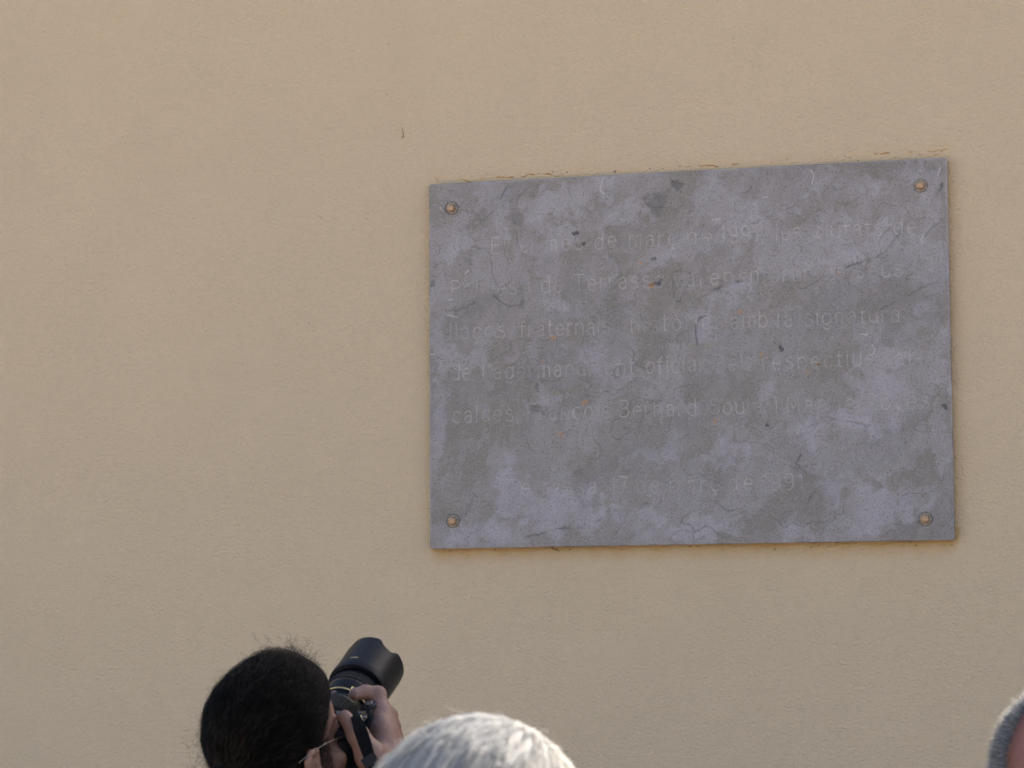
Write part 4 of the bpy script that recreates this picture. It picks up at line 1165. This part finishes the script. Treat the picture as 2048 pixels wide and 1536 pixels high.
def disc(name, r, h, loc, mat, axis='y', knurl=False, parent=None):
    bm = bmesh.new()
    lathe(bm, [(r * .02, h), (r * .85, h), (r, h * .85), (r, 0)], 28)
    if knurl:
        for i, v in enumerate(bm.verts):
            pass
    o = link(name, bm_mesh(bm, name, False), parent=parent or dslr, mat=mat); o.location = loc
    if axis == 'y': o.rotation_euler = (math.radians(-90), 0, 0)
    elif axis == 'f': o.rotation_euler = (math.radians(180), 0, 0)
    return o
disc('shutter_button', .0062, .005, (.062, .030, -.028), M_METAL)
disc('power_ring', .0105, .003, (.062, .0285, -.028), M_BLACKG)
disc('mode_dial', .013, .010, (-.052, .034, .022), M_BLACK)
disc('command_dial', .009, .006, (.050, .030, .052), M_RUBBER)
disc('release_lock', .004, .003, (.036, .043, .016), M_BLACKG)
disc('top_button', .0035, .003, (.068, .043, .016), M_BLACKG)
disc('top_button', .0035, .003, (.078, .040, .022), M_METAL)
rounded('strap_lug', (.004, .010, .008), (.0735, .024, .024), .0015, M_METAL)
rounded('strap_lug', (.004, .010, .008), (-.0735, .024, .024), .0015, M_METAL)
# lens along local -Z: use lathe about Z with negative z
def ring(name, prof, mat, seg=72, parent=None, smooth=True):
    bm = bmesh.new(); lathe(bm, [(r_, -z_) for r_, z_ in prof], seg)
    me = bm_mesh(bm, name, smooth)
    o = link(name, me, parent=parent or dslr, mat=mat)
    m_ = o.modifiers.new('edge', 'EDGE_SPLIT'); m_.split_angle = math.radians(35)
    return o
barrel = ring('lens_barrel', [(.029, -.002), (.034, .0), (.034, .012), (.0355, .015), (.0355, .050), (.0345, .052), (.0345, .058), (.0372, .061), (.0372, .068), (.0385, .073), (.0385, .116), (.030, .118)], M_BLACK)
def knurled(name, r, z0, z1, n=60, dep=.0012):
    bm = bmesh.new(); seg = n * 4
    def rr(i): return r + (dep if (i % 4) in (0, 1) else 0)
    rows = []
    for z, s in ((z0, -1), (z0 + .0006, 0), (z1 - .0006, 0), (z1, -1)):
        rows.append([bm.verts.new(((rr(i) + (s * .001)) * math.cos(2 * math.pi * i / seg), (rr(i) + s * .001) * math.sin(2 * math.pi * i / seg), -z)) for i in range(seg)])
    for a_, b_ in zip(rows, rows[1:]):
        for i in range(seg): bm.faces.new((a_[i], a_[(i + 1) % seg], b_[(i + 1) % seg], b_[i]))
    return link(name, bm_mesh(bm, name, False), parent=dslr, mat=M_RUBBER)
knurled('zoom_ring', .0360, .018, .046)
knurled('focus_ring', .0390, .090, .106)
ring('gold_ring', [(.0370, .0625), (.0380, .0630), (.0380, .0644), (.0370, .0649)], M_GOLD)
# name plate in gold outline and printing without legible text
def plate(name, th0, th1, z0, z1, r, mat, thick=.0006):
    bm = bmesh.new(); n = 10
    g = [[bm.verts.new((r * math.cos(th0 + (th1 - th0) * i / n), r * math.sin(th0 + (th1 - th0) * i / n), -z)) for i in range(n + 1)] for z in (z0, z1)]
    g2 = [[bm.verts.new(((r + thick) * math.cos(th0 + (th1 - th0) * i / n), (r + thick) * math.sin(th0 + (th1 - th0) * i / n), -z)) for i in range(n + 1)] for z in (z0, z1)]
    for i in range(n):
        bm.faces.new((g2[0][i], g2[0][i + 1], g2[1][i + 1], g2[1][i]))
        bm.faces.new((g[0][i], g[0][i + 1], g2[0][i + 1], g2[0][i])); bm.faces.new((g[1][i], g[1][i + 1], g2[1][i + 1], g2[1][i]))
    for k_ in (0, n): bm.faces.new((g[0][k_], g2[0][k_], g2[1][k_], g[1][k_]))
    return link(name, bm_mesh(bm, name, False), parent=dslr, mat=mat)
t0 = math.radians(62)
plate('name_plate', t0, t0 - .36, .0665, .0720, .0380, M_GOLD)
plate('name_plate_face', t0 - .05, t0 - .31, .0678, .0708, .0386, M_BLACK)
ring('thin_ring', [(.0384, .0865), (.0390, .0868), (.0390, .0874), (.0384, .0877)], M_METAL)
# petal hood
HR, HL, NS = .0447, .078, 144
def z_front(t):
    z = HL
    for k_ in range(4):
        c_ = math.radians(45 + 90 * k_)
        d_ = (t - c_ + math.pi) % (2 * math.pi) - math.pi
        z -= .012 * math.exp(-(d_ / .27) ** 4)
    z -= .003 * (abs(math.cos(t)) > .75)
    return z
def smoothz(t):
    return sum(z_front(t + q * .03) for q in (-3, -2, -1, 0, 1, 2, 3)) / 7
bm = bmesh.new()
Z0 = .112
outer = [(.0405, .000), (.0452, .0015), (.0458, .004), (.0458, .016), (.0450, .017), (.0450, .030)]
inner = [(.0390, .002), (.0435, .004), (.0437, .030)]
rings_o = [[bm.verts.new((r_ * math.cos(2 * math.pi * i / NS), r_ * math.sin(2 * math.pi * i / NS), -(Z0 + z_))) for i in range(NS)] for r_, z_ in outer]
front_o = [bm.verts.new((HR * 1.015 * math.cos(2 * math.pi * i / NS), HR * 1.015 * math.sin(2 * math.pi * i / NS), -(Z0 + smoothz(2 * math.pi * i / NS)))) for i in range(NS)]
front_i = [bm.verts.new(((HR - .0014) * math.cos(2 * math.pi * i / NS), (HR - .0014) * math.sin(2 * math.pi * i / NS), -(Z0 + smoothz(2 * math.pi * i / NS)))) for i in range(NS)]
rings_i = [[bm.verts.new((r_ * math.cos(2 * math.pi * i / NS), r_ * math.sin(2 * math.pi * i / NS), -(Z0 + z_))) for i in range(NS)] for r_, z_ in inner[::-1]]
seq = rings_o + [front_o, front_i] + rings_i
for a_, b_ in zip(seq, seq[1:]):
    for i in range(NS): bm.faces.new((a_[i], a_[(i + 1) % NS], b_[(i + 1) % NS], b_[i]))
hood = link('lens_hood', bm_mesh(bm, 'lens_hood', True), parent=dslr, mat=M_BLACK)
m_ = hood.modifiers.new('edge', 'EDGE_SPLIT'); m_.split_angle = math.radians(32)
bm = bmesh.new(); lathe(bm, [(.0005, -.121), (.012, -.1205), (.024, -.118), (.035, -.113)], 48)
link('front_glass', bm_mesh(bm, 'front_glass', True), parent=dslr, mat=M_GLASS)
plate('hood_mark', math.radians(100), math.radians(84), Z0 + .021, Z0 + .023, .0450, M_MARK, .0002)
# strap: a flat band from the right lug down past the hand
def band(name, pts, wd, th, nrm, mat, parent):
    bm = bmesh.new(); rings = []
    pts = [Vector(p) for p in pts]; n = len(pts)
    for i, p in enumerate(pts):
        t = (pts[min(i + 1, n - 1)] - pts[max(i - 1, 0)]).normalized()
        N_ = Vector(nrm); N_ = (N_ - t * N_.dot(t)).normalized(); s = t.cross(N_)
        w_ = wd[i] if hasattr(wd, '__len__') else wd
        rings.append([bm.verts.new(p + s * a_ * w_ / 2 + N_ * b_ * th / 2) for a_, b_ in ((-1, -1), (1, -1), (1, 1), (-1, 1))])
    for a_, b_ in zip(rings, rings[1:]):
        for i in range(4): bm.faces.new((a_[i], a_[(i + 1) % 4], b_[(i + 1) % 4], b_[i]))
    bm.faces.new(rings[0]); bm.faces.new(rings[-1])
    me = bm_mesh(bm, name, False); me.transform(dslr.matrix_world.inverted())
    return link(name, me, parent=parent, mat=mat)
bpy.context.view_layer.update()
sp = [px(707, 1424, 4.02), px(712, 1436, 3.985), px(720, 1458, 3.965), px(729, 1485, 3.955), px(738, 1512, 3.945), px(748, 1540, 3.94), px(752, 1600, 3.93), px(700, 1690, 3.92), px(600, 1760, 3.93), px(520, 1740, 3.95)]
band('strap', sp, [.010, .014, .018, .018, .016, .014, .03, .03, .03, .03], .0025, vec(.15, -1, .1), M_STRAPM, dslr)
bk = [px(734, 1512, 3.940), px(745, 1529, 3.938)]
band('strap_buckle', bk, .021, .005, vec(.15, -1, .1), M_RUBBER, dslr)

# ------------------------------------------------------------------ the white-haired person
def bystander(h, base, yaw, top_mat, lab, scale_h=1.0, arms_fn=None, skin_m=None, hair_fn=None):
    Fb = vec(math.sin(yaw), math.cos(yaw), 0); Rb = np.cross(Fb, [0, 0, 1.0])
    mid = np.array([base[0], base[1], h.c[2] - .225])
    sh = [mid - Rb * .165, mid + Rb * .165]
    el = [s_ + Rb * q * .06 - np.array([0, 0, .28]) - Fb * .02 for s_, q in zip(sh, (-1, 1))]
    wr = [e_ + Fb * .07 - np.array([0, 0, .235]) for e_ in el]
    hip = np.array([base[0], base[1], h.c[2] * .55 + .0])
    feet = [base - Rb * .11, base + Rb * .11]
    lo = base + [-.42, -.40, -.01]; hi = base + [.42, .40, 1.85]
    g = Field(axis(lo[0], hi[0], [(h.c[0] - .1, h.c[0] + .1)], .0032, .014), axis(lo[1], hi[1], [(h.c[1] - .12, h.c[1] + .12)], .0032, .014), axis(lo[2], hi[2], [(h.c[2] - .13, h.c[2] + .16)], .0032, .014))
    arms = dict(sh=sh, el=el, wr=wr)
    standing(g, h, hip, feet, arms)
    sculpt_head(g, h)
    for q in (0, 1):
        hand(g, wr[q], wr[q] + np.array([0, 0, -.095]) + Fb * .02, Rb * (1, -1)[q], Fb, (.25, .3, .2))
    p = link('person', None, label=lab, cat='person')
    link('body', g.mesh('body'), parent=p, mat=skin_m)
    fc = Field(axis(lo[0], hi[0], [], .014, .014), axis(lo[1], hi[1], [], .014, .014), axis(.55, 1.6, [], .014, .014))
    standing(fc, h, hip, feet, arms, cloth=.014, parts='top')
    link('jacket', fc.mesh('jacket'), parent=p, mat=top_mat)
    fc = Field(axis(lo[0], hi[0], [], .014, .014), axis(lo[1], hi[1], [], .014, .014), axis(.05, 1.1, [], .014, .014))
    standing(fc, h, hip, feet, arms, cloth=.013, parts='legs')
    link('trousers', fc.mesh('trousers'), parent=p, mat=M_DENIM)
    shoes(p, feet, Fb)
    return p

POUF = 0
SKC, SKR = np.array([0, -.012, .045]), np.array([.073, .096, .088])
D2 = 2.05
yaw2 = math.radians(10)
f2 = vec(math.sin(yaw2) * math.cos(math.radians(15)), math.cos(yaw2) * math.cos(math.radians(15)), math.sin(math.radians(15)))
h2 = Head(px(966, 1838, D2), f2, scale=1.09)
b2 = h2.c - vec(math.sin(yaw2), math.cos(yaw2), 0) * .04; b2[2] = 0
person2 = bystander(h2, b2, yaw2, M_NAVY, 'white-haired person seen from behind in front of the camera holder, sun on the crown', skin_m=M_SKIN2)
hf = Field(axis(h2.c[0] - .2, h2.c[0] + .2, [], .005, .005), axis(h2.c[1] - .2, h2.c[1] + .2, [], .005, .005), axis(h2.c[2] - .2, h2.c[2] + .22, [], .005, .005))
hair_cap(hf, h2, .003, -.002)
hf.cut(h2.A @ np.array([0, -.74, .67]), h2.p(0, .050, .030), .012)
hf.cut(h2.A @ np.array([0, -.1, 1.0]), h2.p(0, -.08, -.075), .012)
for q in (-1, 1): hf.ellipsoid(h2.p(q * .078, -.012, -.004), np.array([.022, .026, .034]), h2.A, .006, 'd')
hair2 = link('hair', hf.mesh('hair'), parent=person2, mat=M_CAPW)
def swept(h, N, seed, th, Lr, whorl, jit, ok_fn, n=10, side=0.0, lift=.3):
    r = np.random.default_rng(seed)
    d = r.normal(size=(N * 4, 3)); d /= np.linalg.norm(d, axis=1, keepdims=True)
    p = ell_pt(d, .002, 0); ok = ok_fn(p)
    d = d[ok][:N]; N = len(d)
    wd = np.array(whorl, float); wd /= np.linalg.norm(wd)
    cl = smooth_noise(d, 7, seed + 3) * .35                      # locks
    d2 = d.copy(); P = np.zeros((N, 10 if n is None else n, 3)); nn = P.shape[1]
    L = r.uniform(Lr[0], Lr[1], N); cur = ell_pt(d, .004, 0); st = L / nn
    cen = SKC + [0, -.002, .003]; el_r = SKR
    lay = r.uniform(.2, 1, N) * th
    for k_ in range(nn):
        P[:, k_] = cur
        nrm = (cur - cen) / el_r ** 2; nrm /= np.linalg.norm(nrm, axis=1, keepdims=True)
        away = nrm * (nrm @ wd)[:, None] - wd[None]
        an = np.linalg.norm(away, axis=1, keepdims=True); away = away / np.maximum(an, .15)
        tw = np.cross(nrm, away)
        v = away + tw * (side + cl[:, :1] * .9) + nrm * (lift * (1 - k_ / nn * 1.5)) + r.normal(size=(N, 3)) * jit
        v /= np.linalg.norm(v, axis=1, keepdims=True)
        cur = cur + v * st[:, None]
        u_ = cur - cen; rr = np.sqrt(((u_ / (el_r + (lay * min(1, (k_ + 1) / 3))[:, None])) ** 2).sum(1))
        cur = np.where((rr < 1)[:, None], cen + u_ / rr[:, None], cur)
        rr2 = np.sqrt(((u_ / (el_r + th * 1.35)) ** 2).sum(1))
        cur = np.where((rr2 > 1)[:, None], cen + u_ / rr2[:, None] * .5 + (cur) * .5 - cen * .5, cur)
    return h.c + P @ h.A.T
okf = lambda p: ((p - [0, .058, .030]) @ np.array([0, -.74, .67]) > 0) & (p[:, 2] > -.07)
def locks(h, G, per, seed, th, Lr, whorl, ok_fn, side):
    g = swept(h, G, seed, th, Lr, whorl, .05, ok_fn, n=10, side=side, lift=.45)
    loc_ = (g - h.c) @ h.A; G = len(loc_)
    r = np.random.default_rng(seed + 7)
    cen = SKC + [0, -.002, .003]; n_ = loc_ - cen; n_ /= np.linalg.norm(n_, axis=-1, keepdims=True)
    rise = .0075 + .0012 * smooth_noise(loc_[:, :1], 25, 5)[..., :1] + r.gamma(1.5, .0007, (G, 1, 1)); t = np.linspace(0, 1, 10)[None, :, None]
    loc_ = loc_ + n_ * rise * (1 - (1 - np.minimum(1, t * 2.2)) ** 2) * (1 - .25 * t ** 2)
    tang = np.gradient(loc_, axis=1); tang /= np.linalg.norm(tang, axis=-1, keepdims=True)
    sd = np.cross(n_, tang)
    P = np.repeat(loc_, per, 0); S_ = np.repeat(sd, per, 0); N_ = np.repeat(n_, per, 0); N = len(P)
    wdt = np.repeat(r.uniform(.0009, .0022, (G, 1, 1)), per, 0)
    o1 = r.normal(size=(N, 1, 1)); o2 = r.normal(size=(N, 1, 1)) * .45
    tp = 1.15 - .75 * t
    P = P + S_ * o1 * wdt * tp + N_ * o2 * wdt * tp + r.normal(size=(N, 1, 3)) * .0016 * t ** 2
    cut_ = r.uniform(.65, 1.0, (N, 1, 1))
    idx_ = t * cut_ * 9; i0 = np.minimum(idx_.astype(int), 8); fr_ = idx_ - i0
    P = np.take_along_axis(P, i0, 1) * (1 - fr_) + np.take_along_axis(P, i0 + 1, 1) * fr_
    return h.c + P @ h.A.T
for mt_, G_, sd_ in ((M_HAIRW, 1900, 21), (hair_mat('pale_grey_hair', (0.22, 0.22, 0.225), 0.5, 0.35, 0.4, (0.6, 0.58, 0.54)), 700, 22), (hair_mat('iron_grey_hair', (0.19, 0.19, 0.195), 0.5, 0.35, 0.15), 200, 24)):
    strands('hair_strands', locks(h2, G_, 13, sd_, .004, (.04, .075), (.55, .85, .80), okf, .12), .00014, mt_, hair2)
strands('flyaway_hair', swept(h2, 220, 23, .020, (.03, .05), (.55, .85, .8), .4, okf, side=.2, lift=.6), .00010, M_HAIRW, hair2)

# ------------------------------------------------------------------ the person cut by the right edge
D3 = 2.9
yaw3 = math.radians(-2)
f3 = vec(math.sin(yaw3) * math.cos(math.radians(22)), math.cos(yaw3) * math.cos(math.radians(22)), math.sin(math.radians(22)))
h3 = Head(px(2132, 1632, D3), f3, scale=1.0)
b3 = h3.c - vec(math.sin(yaw3), math.cos(yaw3), 0) * .04; b3[2] = 0
person3 = bystander(h3, b3, yaw3, M_GREYC, 'person with cropped grey hair and ruddy bare scalp, cut off by the right edge', skin_m=M_SKIN3)
bald = lambda p: (p[:, 2] > .02) & (((p[:, 0] - .004) / .058) ** 2 + ((p[:, 1] + .035) / .066) ** 2 < 1) & (p[:, 2] > .0)
ok3 = lambda p: ((p - [0, .050, .030]) @ np.array([0, -.74, .67]) > 0) & (p[:, 2] > -.07)
hf = Field(axis(h3.c[0] - .2, h3.c[0] + .2, [], .005, .005), axis(h3.c[1] - .2, h3.c[1] + .2, [], .005, .005), axis(h3.c[2] - .2, h3.c[2] + .22, [], .005, .005))
BC = np.array([-.002, -.070, .085]); BR = np.array([.077, .102, .092])
hair_cap(hf, h3, .003, 0)
hf.cut(h3.A @ np.array([0, -.74, .67]), h3.p(0, .050, .030), .008)
hf.cut(h3.A @ np.array([0, -.1, 1.0]), h3.p(0, -.08, -.075), .012)
for q in (-1, 1): hf.ellipsoid(h3.p(q * .078, -.012, -.004), np.array([.022, .026, .034]), h3.A, .006, 'd')
hf.ellipsoid(h3.p(*BC), BR, h3.A, .006, 'd')
hair3 = link('hair', hf.mesh('hair'), parent=person3, mat=M_CAPG)
def cropped(h, N, seed, L):
    r = np.random.default_rng(seed)
    d = r.normal(size=(N * 4, 3)); d /= np.linalg.norm(d, axis=1, keepdims=True)
    p = ell_pt(d, .001, 0)
    q = p - BC; inb = ((q / (BR * .985)) ** 2).sum(1) < 1 - .12 * r.random(len(q))
    ok = ok3(p) & ~inb
    d, p = d[ok][:N], p[ok][:N]; N = len(d)
    t = np.linspace(0, 1, 5)[None, :, None]
    v = d + r.normal(size=(N, 3)) * .28 + np.array([0, -.1, -.25]); v /= np.linalg.norm(v, axis=1, keepdims=True)
    P = p[:, None] + v[:, None] * t * r.uniform(.6, 1.1, (N, 1, 1)) * L
    return h.c + P @ h.A.T
strands('hair_strands', cropped(h3, 16000, 31, .012), .00012, M_HAIRG, hair3)
strands('white_hair_strands', cropped(h3, 3200, 33, .0145), .00013, M_HAIRW, hair3)
